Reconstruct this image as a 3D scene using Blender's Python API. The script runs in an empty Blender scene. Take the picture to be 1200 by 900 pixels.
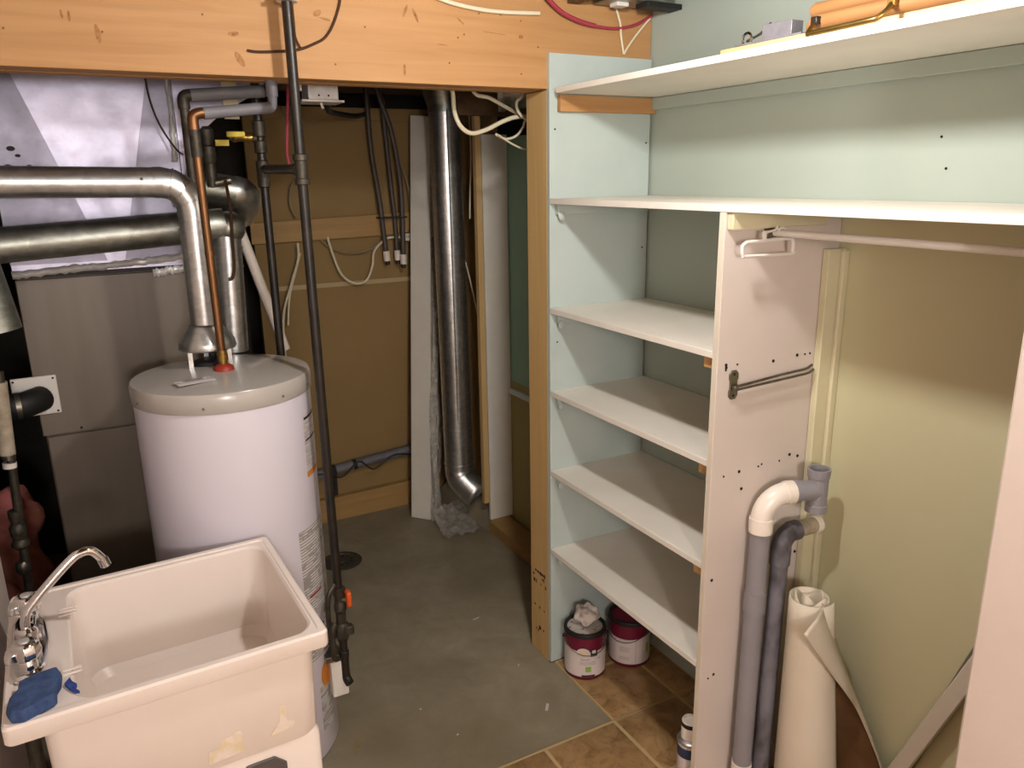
import bpy, bmesh, math, random
from mathutils import Vector, Matrix
random.seed(7)
S = bpy.context.scene
COL = S.collection

# ------------------------------------------------------------------ camera, world, lights, exposure
def make_camera():
    yaw, pit, rol = math.radians(28.3), math.radians(15.1), math.radians(-0.94)
    f = Vector((math.sin(yaw)*math.cos(pit), math.cos(yaw)*math.cos(pit), -math.sin(pit)))
    r = Vector((math.cos(yaw), -math.sin(yaw), 0)); u = r.cross(f)
    c, s = math.cos(rol), math.sin(rol)
    r2, u2 = c*r+s*u, -s*r+c*u
    cam = bpy.data.cameras.new('camera'); o = bpy.data.objects.new('camera', cam); COL.objects.link(o)
    m = Matrix((r2, u2, -f)).transposed().to_4x4(); m.translation = (0, 0, 1.8)
    o.matrix_world = m
    cam.sensor_fit = 'HORIZONTAL'; cam.sensor_width = 36; cam.lens = 905*36/1200; cam.clip_start = .02
    S.camera = o
make_camera()
W = bpy.data.worlds.new('world'); S.world = W; W.use_nodes = True
W.node_tree.nodes['Background'].inputs[0].default_value = (.9, .93, 1, 1)
W.node_tree.nodes['Background'].inputs[1].default_value = 0.02
S.view_settings.view_transform = 'Standard'; S.view_settings.look = 'None'
S.view_settings.exposure = 0.46; S.view_settings.gamma = 1; S.view_settings.use_curve_mapping = False
BULB_AND_FILL = [((.82, 1.12, 2.32), 35, (1, .965, .93), .045, .032),
         ((-.05, -1.5, 2.12), 78, (1, .985, .99), .14, .12)]  # second entry is a soft fill lamp added behind the camera

# ------------------------------------------------------------------ materials
def lin(h):
    h = h.lstrip('#'); v = [int(h[i:i+2], 16)/255 for i in (0, 2, 4)]
    return tuple((c/12.92 if c <= .04045 else ((c+.055)/1.055)**2.4) for c in v)+(1,)
def nmat(name):
    m = bpy.data.materials.new(name); m.use_nodes = True
    nt = m.node_tree; return m, nt, nt.nodes['Principled BSDF']
def N(nt, t, **k):
    n = nt.nodes.new(t)
    for a, v in k.items(): setattr(n, a, v)
    return n
def coords(nt, scale=(1, 1, 1), rot=(0, 0, 0), gen=False):
    tc = N(nt, 'ShaderNodeTexCoord'); mp = N(nt, 'ShaderNodeMapping')
    mp.inputs['Scale'].default_value = scale; mp.inputs['Rotation'].default_value = rot
    nt.links.new(tc.outputs['Object'], mp.inputs[0]); return mp.outputs[0]
def ramp(nt, fac, stops):
    r = N(nt, 'ShaderNodeValToRGB'); e = r.color_ramp.elements
    e[0].position, e[0].color = stops[0]; e[1].position, e[1].color = stops[-1]
    for p, c in stops[1:-1]:
        x = e.new(p); x.color = c
    nt.links.new(fac, r.inputs[0]); return r.outputs[0]
def noise(nt, vec, scale, detail=4, rough=.6, dist=0):
    n = N(nt, 'ShaderNodeTexNoise'); n.inputs['Scale'].default_value = scale
    n.inputs['Detail'].default_value = detail; n.inputs['Roughness'].default_value = rough
    n.inputs['Distortion'].default_value = dist
    nt.links.new(vec, n.inputs['Vector']); return n.outputs['Fac']
def bump(nt, b, h, strength, dist=.002):
    n = N(nt, 'ShaderNodeBump'); n.inputs['Strength'].default_value = strength; n.inputs['Distance'].default_value = dist
    nt.links.new(h, n.inputs['Height']); nt.links.new(n.outputs[0], b.inputs['Normal'])
def mix(nt, fac, a, b):
    n = N(nt, 'ShaderNodeMix', data_type='RGBA')
    if hasattr(fac, 'is_linked'): nt.links.new(fac, n.inputs[0])
    else: n.inputs[0].default_value = fac
    for i, v in ((6, a), (7, b)):
        if hasattr(v, 'is_linked'): nt.links.new(v, n.inputs[i])
        else: n.inputs[i].default_value = v
    return n.outputs[2]
def plain(name, c, rough=.5, metal=0, c2=None, sc=8, bmp=0, bsc=200, spec=.5, stretch=(1, 1, 1), lo=.35, hi=.7, coat=0):
    m, nt, b = nmat(name)
    b.inputs['Roughness'].default_value = rough; b.inputs['Metallic'].default_value = metal
    b.inputs['Specular IOR Level'].default_value = spec; b.inputs['Coat Weight'].default_value = coat
    v = coords(nt, stretch)
    c1 = lin(c); cc2 = lin(c2) if c2 else tuple(x*.93 for x in c1[:3])+(1,)
    nt.links.new(ramp(nt, noise(nt, v, sc), [(lo, c1), (hi, cc2)]), b.inputs['Base Color'])
    if bmp: bump(nt, b, noise(nt, v, bsc, 3), bmp)
    return m
def wood(name, c, c2, knot, along='X', rough=.6, ks=3.0):
    m, nt, b = nmat(name); b.inputs['Roughness'].default_value = rough
    st = {'X': (.35, 6, 6), 'Y': (6, .35, 6), 'Z': (6, 6, .35)}[along]
    g = noise(nt, coords(nt, st), 5, 6, .6, .6)
    base = ramp(nt, g, [(.3, lin(c)), (.7, lin(c2))])
    st2 = {'X': (.55, 1, 1), 'Y': (1, .55, 1), 'Z': (1, 1, .55)}[along]
    vo = N(nt, 'ShaderNodeTexVoronoi'); vo.inputs['Scale'].default_value = ks
    nt.links.new(coords(nt, st2), vo.inputs['Vector'])
    k = ramp(nt, vo.outputs['Distance'], [(.02, (1, 1, 1, 1)), (.09, (0, 0, 0, 1))])
    nt.links.new(mix(nt, k, base, lin(knot)), b.inputs['Base Color'])
    bump(nt, b, g, .15); return m
def galv(name, c='#cfcfcd', c2='#b2b3b2', rough=.34, sc=45):
    m, nt, b = nmat(name); b.inputs['Metallic'].default_value = .95
    v = coords(nt); vo = N(nt, 'ShaderNodeTexVoronoi'); vo.inputs['Scale'].default_value = sc
    nt.links.new(v, vo.inputs['Vector'])
    f = mix(nt, .35, noise(nt, coords(nt, (1,1,3)), 30, 3, .5), vo.outputs['Color'])
    nt.links.new(ramp(nt, f, [(.3, lin(c2)), (.7, lin(c))]), b.inputs['Base Color'])
    nt.links.new(ramp(nt, noise(nt, v, 14), [(.3, (rough*.9,)*3+(1,)), (.7, (rough*1.12,)*3+(1,))]), b.inputs['Roughness'])
    return m
def concrete():
    m, nt, b = nmat('concrete'); v = coords(nt); b.inputs['Roughness'].default_value = .55
    a = ramp(nt, noise(nt, v, 2.2, 8, .65, .5), [(.3, lin('#877e68')), (.52, lin('#9c927b')), (.72, lin('#aca28b'))])
    st = ramp(nt, noise(nt, v, 1.3, 3, .5), [(.5, (0, 0, 0, 1)), (.7, (.75,)*3+(1,))])
    m2 = ramp(nt, noise(nt, v, 7, 7, .7, .8), [(.3, (.5,)*3+(1,)), (.68, (0,0,0,1))])
    nt.links.new(mix(nt, m2, mix(nt, st, a, lin('#736548')), lin('#746b57')), b.inputs['Base Color'])
    bump(nt, b, noise(nt, v, 60, 5), .2); return m
def tilemat():
    m, nt, b = nmat('tile_glaze'); v = coords(nt); b.inputs['Roughness'].default_value = .42
    a = ramp(nt, noise(nt, v, 13, 9, .7, .9), [(.32, lin('#785a35')), (.5, lin('#a17f54')), (.68, lin('#b39267'))])
    r = ramp(nt, noise(nt, v, 3.2, 4, .5, 2), [(.485, (0, 0, 0, 1)), (.5, (.3,)*3+(1,)), (.515, (0, 0, 0, 1))])
    nt.links.new(mix(nt, r, a, lin('#6d5230')), b.inputs['Base Color'])
    bump(nt, b, noise(nt, v, 20, 6), .25); return m
def lines(name, base, ink, scale, thick=.5, axis='Z', rough=.5, brk=30):
    """paper with illegible rows of fine print"""
    m, nt, b = nmat(name); b.inputs['Roughness'].default_value = rough
    w = N(nt, 'ShaderNodeTexWave', wave_type='BANDS', bands_direction=axis)
    w.inputs['Scale'].default_value = scale; nt.links.new(coords(nt), w.inputs['Vector'])
    k = ramp(nt, w.outputs['Fac'], [(thick, (1, 1, 1, 1)), (min(1, thick+.12), (0, 0, 0, 1))])
    g = ramp(nt, noise(nt, coords(nt, (1, 1, 4)), brk, 2), [(.42, (0, 0, 0, 1)), (.5, (1, 1, 1, 1))])
    f = N(nt, 'ShaderNodeMath', operation='MULTIPLY'); nt.links.new(k, f.inputs[0]); nt.links.new(g, f.inputs[1])
    nt.links.new(mix(nt, f.outputs[0], lin(base), lin(ink)), b.inputs['Base Color']); return m

M = {}
M['concrete'] = concrete(); M['tile'] = tilemat()
M['grout'] = plain('grout', '#c2a878', .9)
M['beam'] = wood('beam_wood', '#b98c5b', '#a97b49', '#6f4a28', 'X', .65, 3.2)
M['stud'] = wood('stud_wood', '#cfae77', '#c29e64', '#94703c', 'Z')
M['plank'] = wood('plank_wood', '#ad8a55', '#9a7844', '#5f451f', 'X')
M['pine'] = wood('pine_wood', '#cdb486', '#c1a573', '#a9854f', 'Y')
M['peg'] = wood('oak_wood', '#9c7043', '#8b6036', '#6f4a28', 'Y')
M['block'] = wood('block_wood', '#c9a06a', '#b98e58', '#8a6234', 'X')
M['shelf'] = plain('shelf_paint', '#ebe5d9', .45, c2='#e3ddd1', sc=5)
M['panel'] = plain('panel_paint', '#b6c2bc', .45, c2='#aebab5', sc=4, bmp=.05)
M['divider'] = plain('divider_melamine', '#d2c6bd', .4, c2='#ccbfb5', sc=3)
M['edge'] = plain('edge_paint', '#ddd2bf', .45)
M['wallblue'] = plain('blue_wall_paint', '#aeb8ad', .6, c2='#a8b3a9', sc=2, bmp=.08, bsc=120)
M['wallcream'] = plain('cream_wall_paint', '#cac6a2', .6, c2='#c5c09c', sc=2, bmp=.08, bsc=120)
M['creamtrim'] = plain('cream_trim_paint', '#cfc6a4', .5)
M['wallwhite'] = plain('white_wall_paint', '#d8c8bc', .6, c2='#d2c2b6', sc=3, bmp=.6, bsc=26)
M['walldark'] = plain('dark_foundation', '#3a342c', .9, c2='#2a251f')
M['board'] = plain('brown_board', '#93784b', .8, c2='#8a7044', sc=1.5, bmp=.05)
M['boardlight'] = plain('seam_tape', '#b7a27c', .8)
M['green'] = plain('green_wall_paint', '#9dc4b0', .6, c2='#93b9a6', sc=2)
M['olive'] = plain('olive_wall_paint', '#a89c62', .6, c2='#a0945c', sc=2)
M['rail'] = plain('rail_paint', '#d8e4e4', .5)
M['ceil'] = wood('joist_wood', '#6e5334', '#5b4328', '#3b2a17', 'Y')
M['subfloor'] = wood('subfloor_wood', '#5a452d', '#4a3823', '#32230f', 'X')
M['galv'] = galv('galvanized_steel'); M['galvdull'] = galv('dull_galvanized_steel', '#a9aba2', '#8c8f86', .42)
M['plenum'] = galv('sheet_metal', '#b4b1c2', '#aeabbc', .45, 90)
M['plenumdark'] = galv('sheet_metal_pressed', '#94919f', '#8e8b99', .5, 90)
M['foil'] = plain('foil_tape', '#eeebe8', .4, .3, '#d8d5d1', 30, .8, 40)
M['chrome'] = plain('chrome', '#e4e4e6', .08, 1, '#cfcfd2')
M['steel'] = plain('dull_steel', '#8d877a', .35, .9, '#6e685c', 30)
M['brass'] = plain('brass', '#a5864a', .3, .9, '#8a6c36', 20)
M['copper'] = plain('copper', '#87603f', .4, .85, '#5c3d26', 9, stretch=(1, 1, .3))
M['greypipe'] = plain('grey_pipe_sleeve', '#757478', .6, .1, '#626165', 10)
M['iron'] = plain('black_iron', '#191512', .4, .1, '#2a221b', 25)
M['ironfit'] = plain('tarnished_fitting', '#4c463b', .5, .5, '#302b23', 40)
M['tank'] = plain('white_enamel', '#d9d4de', .28, c2='#d4cfd9', sc=2, coat=.2)
M['tanklid'] = plain('grey_enamel', '#b3ada6', .25, c2='#aaa49d', sc=3, coat=.3)
M['white'] = plain('white_plastic', '#e2dcd4', .4)
M['sink'] = plain('cream_polymer', '#ebdfd6', .35, c2='#e6d9cf', sc=3)
M['furnace'] = plain('taupe_enamel', '#6c6052', .42, c2='#766a5d', sc=4, stretch=(3, 3, .35))
M['red'] = plain('red_plastic', '#93301f', .5); M['orange'] = plain('orange_plastic', '#d4571e', .4)
M['amber'] = plain('amber_print', '#cf842c', .5)
M['yellow'] = plain('yellow_tag', '#c9b02e', .5)
M['black'] = plain('black_rubber', '#171513', .6)
M['darkgrey'] = plain('dark_grey_plastic', '#57524f', .5)
M['cablew'] = plain('white_cable', '#e0d6b8', .55); M['cablet'] = plain('tan_cable', '#8f7d5b', .6)
M['cableb'] = plain('brown_cable', '#4a3f38', .55); M['cabler'] = plain('red_cable', '#a5384a', .5)
M['wire'] = plain('dark_wire', '#4a2f1c', .5, .3)
M['pvc'] = plain('grey_pvc', '#8b878b', .4, c2='#827e82', sc=4)
M['pvcd'] = plain('dirty_grey_pvc', '#737077', .55, c2='#3b3637', sc=8, lo=.42, hi=.6, stretch=(1, 1, .5))
M['pvcw'] = plain('white_pvc', '#ece2d6', .3, c2='#e2d6c8')
M['pvcb'] = plain('stained_white_pvc', '#b5a893', .5, c2='#8d7f69', sc=25)
M['vinyl'] = plain('vinyl_backing', '#d2c6b2', .6, c2='#c9bca7', sc=4, bmp=.05)
M['vinylface'] = plain('vinyl_face', '#7d5c3b', .5, c2='#614326', sc=9)
M['maroon'] = plain('maroon_label', '#6d1430', .35, c2='#5d0f28')
M['canlabel'] = plain('white_label', '#d8ccc8', .4)
M['canprint'] = lines('white_label_print', '#d6cbc6', '#8c8280', 60, .3, 'Z', .4, 60)
M['lime'] = plain('lime_print', '#86b04a', .5); M['cream'] = plain('cream_print', '#dcc7a6', .5)
M['ink'] = plain('dark_ink', '#262022', .5)
M['rag'] = plain('paint_rag', '#cfc6bd', .9, c2='#8d6a5a', sc=30, lo=.5, hi=.75)
M['driedpaint'] = plain('dried_paint', '#bdb6ac', .5, c2='#5a2a30', sc=45, lo=.55, hi=.65)
M['printgrey'] = plain('grey_print', '#8f8580', .5)
M['navy'] = plain('navy_label', '#2a3a5a', .4)
M['sponge'] = plain('blue_sponge', '#3c547f', .9, c2='#28395f', sc=45, bmp=1, bsc=120)
M['bluebit'] = plain('blue_scrap', '#324f9a', .8, c2='#25377a', sc=60, bmp=1, bsc=200)
M['plasterstain'] = plain('yellowed_glue', '#dccaa6', .6, c2='#e6d8cc', sc=30, lo=.42, hi=.58)
M['label'] = lines('grey_warning_label', '#98948f', '#dcd8d6', 34, .4, 'Z', .5, 22)
M['label2'] = lines('white_warning_label', '#cfc9c8', '#8d8785', 48, .4, 'Z', .5, 30)
M['rust'] = plain('rust_stain', '#6b4a22', .8, c2='#7a6140', sc=20)
M['ruststain'] = plain('faint_rust_stain', '#86704c', .7, c2='#93866a', sc=25)
M['insul'] = plain('pink_insulation', '#a8605c', .95, c2='#7d4a2c', sc=7, bmp=1, bsc=60)
M['knot'] = plain('knot_wood', '#8a5c30', .7, c2='#a87744', sc=80, lo=.4, hi=.6)
M['foam'] = plain('white_foam_board', '#dcd7cb', .7)
M['drain'] = plain('iron_drain', '#57524a', .5, .4, '#46413a', 30)
M['trimwrap'] = plain('white_trim', '#cfc6b8', .45)
M['greytrim'] = plain('grey_trim', '#6f6a62', .5)
M['steelgrey'] = plain('grey_steel', '#8f8c92', .45, .4, '#7d7a80', 30)
M['jbox'] = plain('galvanized_box', '#d5d3d0', .4, .5, '#b9b7b4', 30)
M['hole'] = plain('hole_shadow', '#1a1613', 1)
def plasticsheet():
    m, nt, b = nmat('clear_plastic'); b.inputs['Base Color'].default_value = lin('#cfcac0')
    b.inputs['Roughness'].default_value = .2; b.inputs['Alpha'].default_value = .38
    nt.links.new(ramp(nt, noise(nt, coords(nt), 20, 3), [(.35, (.3,)*3+(1,)), (.7, (.72,)*3+(1,))]), b.inputs['Alpha']); return m
M['poly'] = plasticsheet()
def glow():
    m, nt, b = nmat('lamp_glass'); b.inputs['Base Color'].default_value = (1, .95, .85, 1)
    b.inputs['Emission Color'].default_value = (1, .85, .66, 1); b.inputs['Emission Strength'].default_value = 12; return m
M['glow'] = glow()

# ------------------------------------------------------------------ geometry helpers
class G:
    def __init__(s): s.b = bmesh.new()
    def _v(s, pts): return [s.b.verts.new(p) for p in pts]
    def box(s, lo, hi, m=None):
        x0, y0, z0 = lo; x1, y1, z1 = hi
        p = [(x0,y0,z0),(x1,y0,z0),(x1,y1,z0),(x0,y1,z0),(x0,y0,z1),(x1,y0,z1),(x1,y1,z1),(x0,y1,z1)]
        return s.hexa(p if m is None else [m @ Vector(q) for q in p])
    def hexa(s, p):
        v = s._v(p)
        for f in ((3,2,1,0),(4,5,6,7),(0,1,5,4),(1,2,6,5),(2,3,7,6),(3,0,4,7)): s.b.faces.new([v[i] for i in f])
        return s
    def frame(s, d, ref=None):
        d = Vector(d).normalized()
        a = ref if ref is not None else (Vector((0,0,1)) if abs(d.z) < .9 else Vector((1,0,0)))
        x = d.cross(a).normalized(); return x, x.cross(d).normalized()
    def loft(s, rings, cap=True, closed=True):
        R = [s._v(r) for r in rings]; n = len(R[0])
        for a, c in zip(R, R[1:]):
            for i in range(n if closed else n-1):
                j = (i+1) % n; s.b.faces.new((a[i], a[j], c[j], c[i]))
        if cap and closed:
            s.b.faces.new(R[0][::-1]); s.b.faces.new(R[-1])
        return s
    def circ(s, c, d, r, n, ref=None):
        x, y = s.frame(d, ref); c = Vector(c)
        return [c + r*(math.cos(2*math.pi*i/n)*x + math.sin(2*math.pi*i/n)*y) for i in range(n)]
    def cyl(s, p0, p1, r0, r1=None, n=20, cap=True):
        p0, p1 = Vector(p0), Vector(p1); d = p1-p0; r1 = r0 if r1 is None else r1
        return s.loft([s.circ(p0, d, r0, n), s.circ(p1, d, r1, n)], cap)
    def tube(s, pts, r, n=10, smooth=0, cap=True):
        pts = [Vector(p) for p in pts]
        if smooth: pts = spline(pts, smooth)
        rings = []; ref = None
        for i, p in enumerate(pts):
            d = (pts[min(i+1, len(pts)-1)] - pts[max(i-1, 0)]).normalized()
            if ref is None: x, y = s.frame(d)
            else:
                x = (ref - d*ref.dot(d)).normalized(); y = x.cross(d)
            ref = x
            rr = r[i*len(r)//len(pts)] if isinstance(r, (list, tuple)) else r
            rings.append([p + rr*(math.cos(2*math.pi*k/n)*x - math.sin(2*math.pi*k/n)*y) for k in range(n)])
        return s.loft(rings, cap)
    def lathe(s, prof, c, n=40, axis=(0,0,1), cap=True):
        c = Vector(c); a = Vector(axis).normalized()
        return s.loft([s.circ(c + a*z, a, max(r, 1e-4), n) for r, z in prof], cap)
    def prism(s, poly, vec):
        vec = Vector(vec); return s.loft([[Vector(p) for p in poly], [Vector(p)+vec for p in poly]])
    def rbox(s, lo, hi, r, n=5):
        """box with rounded vertical edges"""
        x0,y0,z0 = lo; x1,y1,z1 = hi; pts = []
        for cx, cy, a in ((x1-r,y1-r,0),(x0+r,y1-r,90),(x0+r,y0+r,180),(x1-r,y0+r,270)):
            for i in range(n+1):
                t = math.radians(a+90*i/n); pts.append((cx+r*math.cos(t), cy+r*math.sin(t)))
        return s.loft([[Vector((x,y,z0)) for x,y in pts],[Vector((x,y,z1)) for x,y in pts]])
    def ball(s, c, r, sc=(1,1,1), seg=14):
        m = Matrix.Translation(c) @ Matrix.Diagonal((r*sc[0], r*sc[1], r*sc[2], 1))
        bmesh.ops.create_uvsphere(s.b, u_segments=seg, v_segments=seg//2+1, radius=1, matrix=m); return s
    def grid(s, rows):
        V = [s._v(r) for r in rows]
        for a, c in zip(V, V[1:]):
            for i in range(len(a)-1): s.b.faces.new((a[i], a[i+1], c[i+1], c[i]))
        return s
def spline(P, k):
    out = []; n = len(P)
    for i in range(n-1):
        a, b, c, d = P[max(i-1,0)], P[i], P[i+1], P[min(i+2,n-1)]
        for j in range(k):
            t = j/k
            out.append(.5*((2*b)+(c-a)*t+(2*a-5*b+4*c-d)*t*t+(3*b-a-3*c+d)*t**3))
    out.append(P[-1]); return out
def arc(c, u, v, r, a0, a1, n=8):
    c, u, v = Vector(c), Vector(u), Vector(v)
    return [c + r*(math.cos(math.radians(a0+(a1-a0)*i/n))*u + math.sin(math.radians(a0+(a1-a0)*i/n))*v) for i in range(n+1)]
def obj(name, g, mat, parent=None, bevel=0, thick=0, label=None, ang=40, kind=None, sub=0):
    bmesh.ops.recalc_face_normals(g.b, faces=g.b.faces)
    off = Vector((0,0,0)); p = parent
    while p is not None: off += p.location; p = p.parent
    if parent is None:
        xs = [v.co for v in g.b.verts]
        off = Vector((sum(v.x for v in xs)/len(xs), sum(v.y for v in xs)/len(xs), min(v.z for v in xs)))
    for v in g.b.verts: v.co -= off
    me = bpy.data.meshes.new(name); g.b.to_mesh(me); g.b.free()
    me.shade_smooth(); me.set_sharp_from_angle(angle=math.radians(ang))
    for mt in (mat if isinstance(mat, list) else [mat]): me.materials.append(M[mt])
    o = bpy.data.objects.new(name, me); COL.objects.link(o)
    if parent is not None: o.parent = parent
    else: o.location = off
    if thick:
        md = o.modifiers.new('thickness', 'SOLIDIFY'); md.thickness = thick; md.offset = 0
    if bevel:
        md = o.modifiers.new('bevel', 'BEVEL'); md.width = bevel; md.segments = 2; md.limit_method = 'ANGLE'; md.angle_limit = math.radians(40)
    if sub:
        md = o.modifiers.new('sub', 'SUBSURF'); md.levels = sub; md.render_levels = sub
    if label: o['label'] = label
    if kind: o['kind'] = kind
    return o
def thing(name, label, cat, loc, group=None):
    o = bpy.data.objects.new(name, None); COL.objects.link(o); o.location = loc; o.empty_display_size = .05
    o['label'] = label; o['category'] = cat
    if group: o['group'] = group
    return o
def tag(o, label, cat, group=None):
    o['label'] = label; o['category'] = cat
    if group: o['group'] = group
    return o
def struct(name, g, mat, parent=None, **k):
    o = obj(name, g, mat, parent, **k)
    if parent is None: o['kind'] = 'structure'
    return o
def B(lo, hi): return G().box(lo, hi)

# ------------------------------------------------------------------ setting
floor = struct('floor', B((-1.6,-2.2,-.12), (2.6,4.4,0)), 'concrete')
floor['label'] = 'grey stained concrete floor with brown tiles at the front right'
GX = [-.016, .257, .529, .802, 1.075, 1.348, 1.621, 1.739]
GY = [1.814-.268*i for i in range(11)]
gr = G()
gr.box((-.02,-.87,0), (1.739,1.817,.0048)); gr.box((1.348,1.814,0), (1.739,2.196,.0048))
obj('grout_bed', gr, 'grout', floor)
def tile(x0, x1, y0, y1):
    a = .0042; j = lambda: random.uniform(-.0007, .0007)
    lo, hi = (x0+a, y0+a), (x1-a, y1-a); e = .004; z = .006
    t = G(); b = [(lo[0],lo[1]),(hi[0],lo[1]),(hi[0],hi[1]),(lo[0],hi[1])]
    c = [(lo[0]+e,lo[1]+e),(hi[0]-e,lo[1]+e),(hi[0]-e,hi[1]-e),(lo[0]+e,hi[1]-e)]
    t.loft([[Vector((x,y,.001)) for x,y in b],[Vector((x,y,z-.002)) for x,y in b],[Vector((x,y,z+j())) for x,y in c]])
    obj('tile', t, 'tile', floor)
for i in range(len(GX)-1):
    for k in range(len(GY)-1):
        if GX[i] < .5 and GY[k] > 1.3: continue
        if GX[i] < .5 and GY[k] > .9: continue
        tile(GX[i], GX[i+1], GY[k+1], GY[k])
for i in (5, 6):
    tile(GX[i], GX[i+1], 1.814, 2.082); tile(GX[i], GX[i+1], 2.082, 2.196)
# concrete paint chips lying on the slab
ch = G()
for x, y, w, l, a in ((1.19,1.99,.010,.036,.9),(1.22,2.62,.004,.03,.2),(.8,2.2,.006,.006,0),(.86,2.02,.004,.008,.1),(1.22,2.25,.004,.012,1.2)):
    m = Matrix.Translation((x,y,0)) @ Matrix.Rotation(a,4,'Z'); ch.box((-l/2,-w/2,.0002),(l/2,w/2,.002),m)
rs = G(); rs.prism([(x,y,.0001) for x, y in ((.525,2.09),(.545,2.105),(.56,2.135),(.585,2.15),(.58,2.17),(.56,2.165),(.545,2.15),(.535,2.12))], (0,0,.0004)); obj('rust_stain', rs, 'ruststain', floor)
obj('paint_flecks', ch, 'canlabel', floor, kind='stuff')

# right wall: pale blue over the shelving, cream in the hanging closet; one mesh per colour under one wall
wr = struct('wall_right', B((1.739,-2.2,1.70), (1.86,2.30,2.75)), 'wallblue')
struct('painted_section', B((1.739,1.40,0), (1.86,2.30,1.70)), 'wallblue', wr)
struct('closet_section', B((1.739,-2.2,0), (1.86,1.40,1.70)), 'wallcream', wr)
struct('corner_cleat', B((1.674,1.374,.006), (1.7385,1.3945,1.604)), 'creamtrim', wr, bevel=.002)
struct('corner_batten', B((1.716,1.362,.006), (1.7385,1.374,1.60)), 'creamtrim', wr, bevel=.003)
hs = G()
for y, z in ((1.2,2.03),(.98,2.04),(.965,2.04),(1.15,1.62+.25),(1.13,1.8)): hs.cyl((1.7389,y,z),(1.7375,y,z),.003,n=8)
obj('nail_hole', hs, 'hole', wr, kind='stuff')
# near wall at the right end of the closet opening
wn = G(); wn.box((1.334,-2.2,0),(1.45,.70,2.75)); struct('wall_near', wn, 'wallwhite', bevel=.006)
wc = struct('wall_front', B((-1.6,-2.3,0), (1.86,-2.2,2.75)), 'wallwhite')
struct('wall_left', B((-.43,-2.2,0), (-.315,2.27,2.75)), 'wallwhite', bevel=.004)
struct('wall_far_left', B((-1.3,2.27,0), (-1.2,4.3,2.75)), 'walldark')
struct('wall_rear', B((-1.3,4.2,0), (2.6,4.3,2.75)), 'walldark')
wb = struct('wall_back', B((.705,3.915,.03), (1.78,3.945,2.135)), 'board')
struct('top_strip', B((.705,3.903,2.075), (1.74,3.915,2.135)), 'board', wb, bevel=.001)
struct('seam_strip', B((.79,3.911,1.264), (1.56,3.9155,1.286)), 'boardlight', wb)
struct('side_strip', B((1.55,3.905,.14), (1.63,3.915,2.1)), 'plank', wb)
struct('edge_strip', B((.705,3.90,.03), (.80,3.915,2.1)), 'board', wb, bevel=.001)
# right-hand stud bay beyond the post
wg = struct('wall_hall', B((1.79,2.31,.80), (1.83,3.36,1.975)), 'green')
struct('lower_panel', B((1.788,2.31,.0), (1.83,3.36,.80)), 'olive', wg)
struct('chair_rail', B((1.772,2.31,.735), (1.79,3.328,.765)), 'rail', wg, bevel=.004)
struct('wall_duct_side', B((1.735,3.37,.15), (1.76,3.915,2.3)), 'board')
struct('trim_1', B((1.645,2.37,.0), (1.765,3.335,.06)), 'plank', bevel=.002)['label'] = 'wooden bottom plate under the open stud bay'
struct('trim_2', G().hexa([(1.64,3.338,0),(1.76,3.338,0),(1.76,3.912,0),(1.545,3.86,0),(1.70,3.338,.13),(1.76,3.338,.13),(1.76,3.912,.13),(1.66,3.86,.13)]), 'concrete', bevel=.004)['label'] = 'low concrete curb along the right side'
# ceiling with joists
ce = struct('ceiling', B((-1.6,-2.3,2.52), (2.6,4.4,2.6)), 'subfloor')
for x in (-1.0,-.6,-.2,.2,.6,1.0,1.2,1.4):
    struct('joist', B((x,2.26,2.27), (x+.04,4.25,2.52)), 'ceil', ce)
    struct('joist', B((x,-2.2,2.31), (x+.04,2.20,2.52)), 'ceil', ce)
struct('blocking', B((1.5,3.25,2.06), (1.9,3.28,2.27)), 'ceil', ce)
struct('blocking', B((.7,3.86,2.2), (2.2,3.9,2.5)), 'subfloor', ce)

# header beam and post
bm_ = thing('header_beam', 'long knotty pine header beam across the top of the opening', 'beam', (.5,2.21,2.06))
for i in range(3): obj('plank', B((-1.2,2.21+.047*i,2.06+.0015*(i==1)), (1.735,2.2565+.047*i,2.36)), 'beam', bm_, bevel=.002)
kn = G()
for x, z, w, h, a in ((.09,2.14,.006,.022,.1),(.41,2.10,.008,.020,.5),(.035,2.175,.003,.012,0),(.02,2.178,.003,.010,.1),(.86,2.095,.004,.016,0),(.40,2.16,.014,.006,.1),(.62,2.225,.012,.008,.5),(.64,2.212,.016,.003,-.2),(1.04,2.235,.002,.014,.9),(1.17,2.262,.002,.010,1.1),(1.15,2.21,.040,.0012,-.06),(.98,2.168,.018,.0012,-.05),(1.24,2.205,.008,.006,0),(.9,2.24,.004,.02,.4),(.87,2.25,.004,.018,-.4)):
    c = [Vector((x+w*math.cos(t)*math.cos(a)-h*math.sin(t)*math.sin(a), 2.2099, z+w*math.cos(t)*math.sin(a)+h*math.sin(t)*math.cos(a))) for t in [k*math.pi/6 for k in range(12)]]
    kn.prism(c, (0,-.0006,0))
obj('knot', kn, 'knot', bm_, kind='stuff')
nh = G()
for x, z in ((-.17,2.19),(-.06,2.245),(-.02,2.215),(.05,2.225),(.06,2.275),(.10,2.145),(.37,2.245),(.40,2.16),(.55,2.125),(.66,2.10),(.9,2.24),(1.0,2.12),(1.05,2.2),(1.1,2.26),(1.24,2.25),(1.24,2.10),(1.03,2.19),(1.3,2.18),(.75,2.2),(-.1,2.14),(.33,2.2)):
    nh.cyl((x,2.2099,z),(x,2.2085,z),.0026,n=8)
obj('nail_head', nh, 'rust', bm_, kind='stuff')
tag(obj('post', B((1.333,2.2165,0), (1.40,2.345,2.058)), 'stud', bevel=.002), 'upright softwood post between the utility area and the shelving', 'post')

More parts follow.
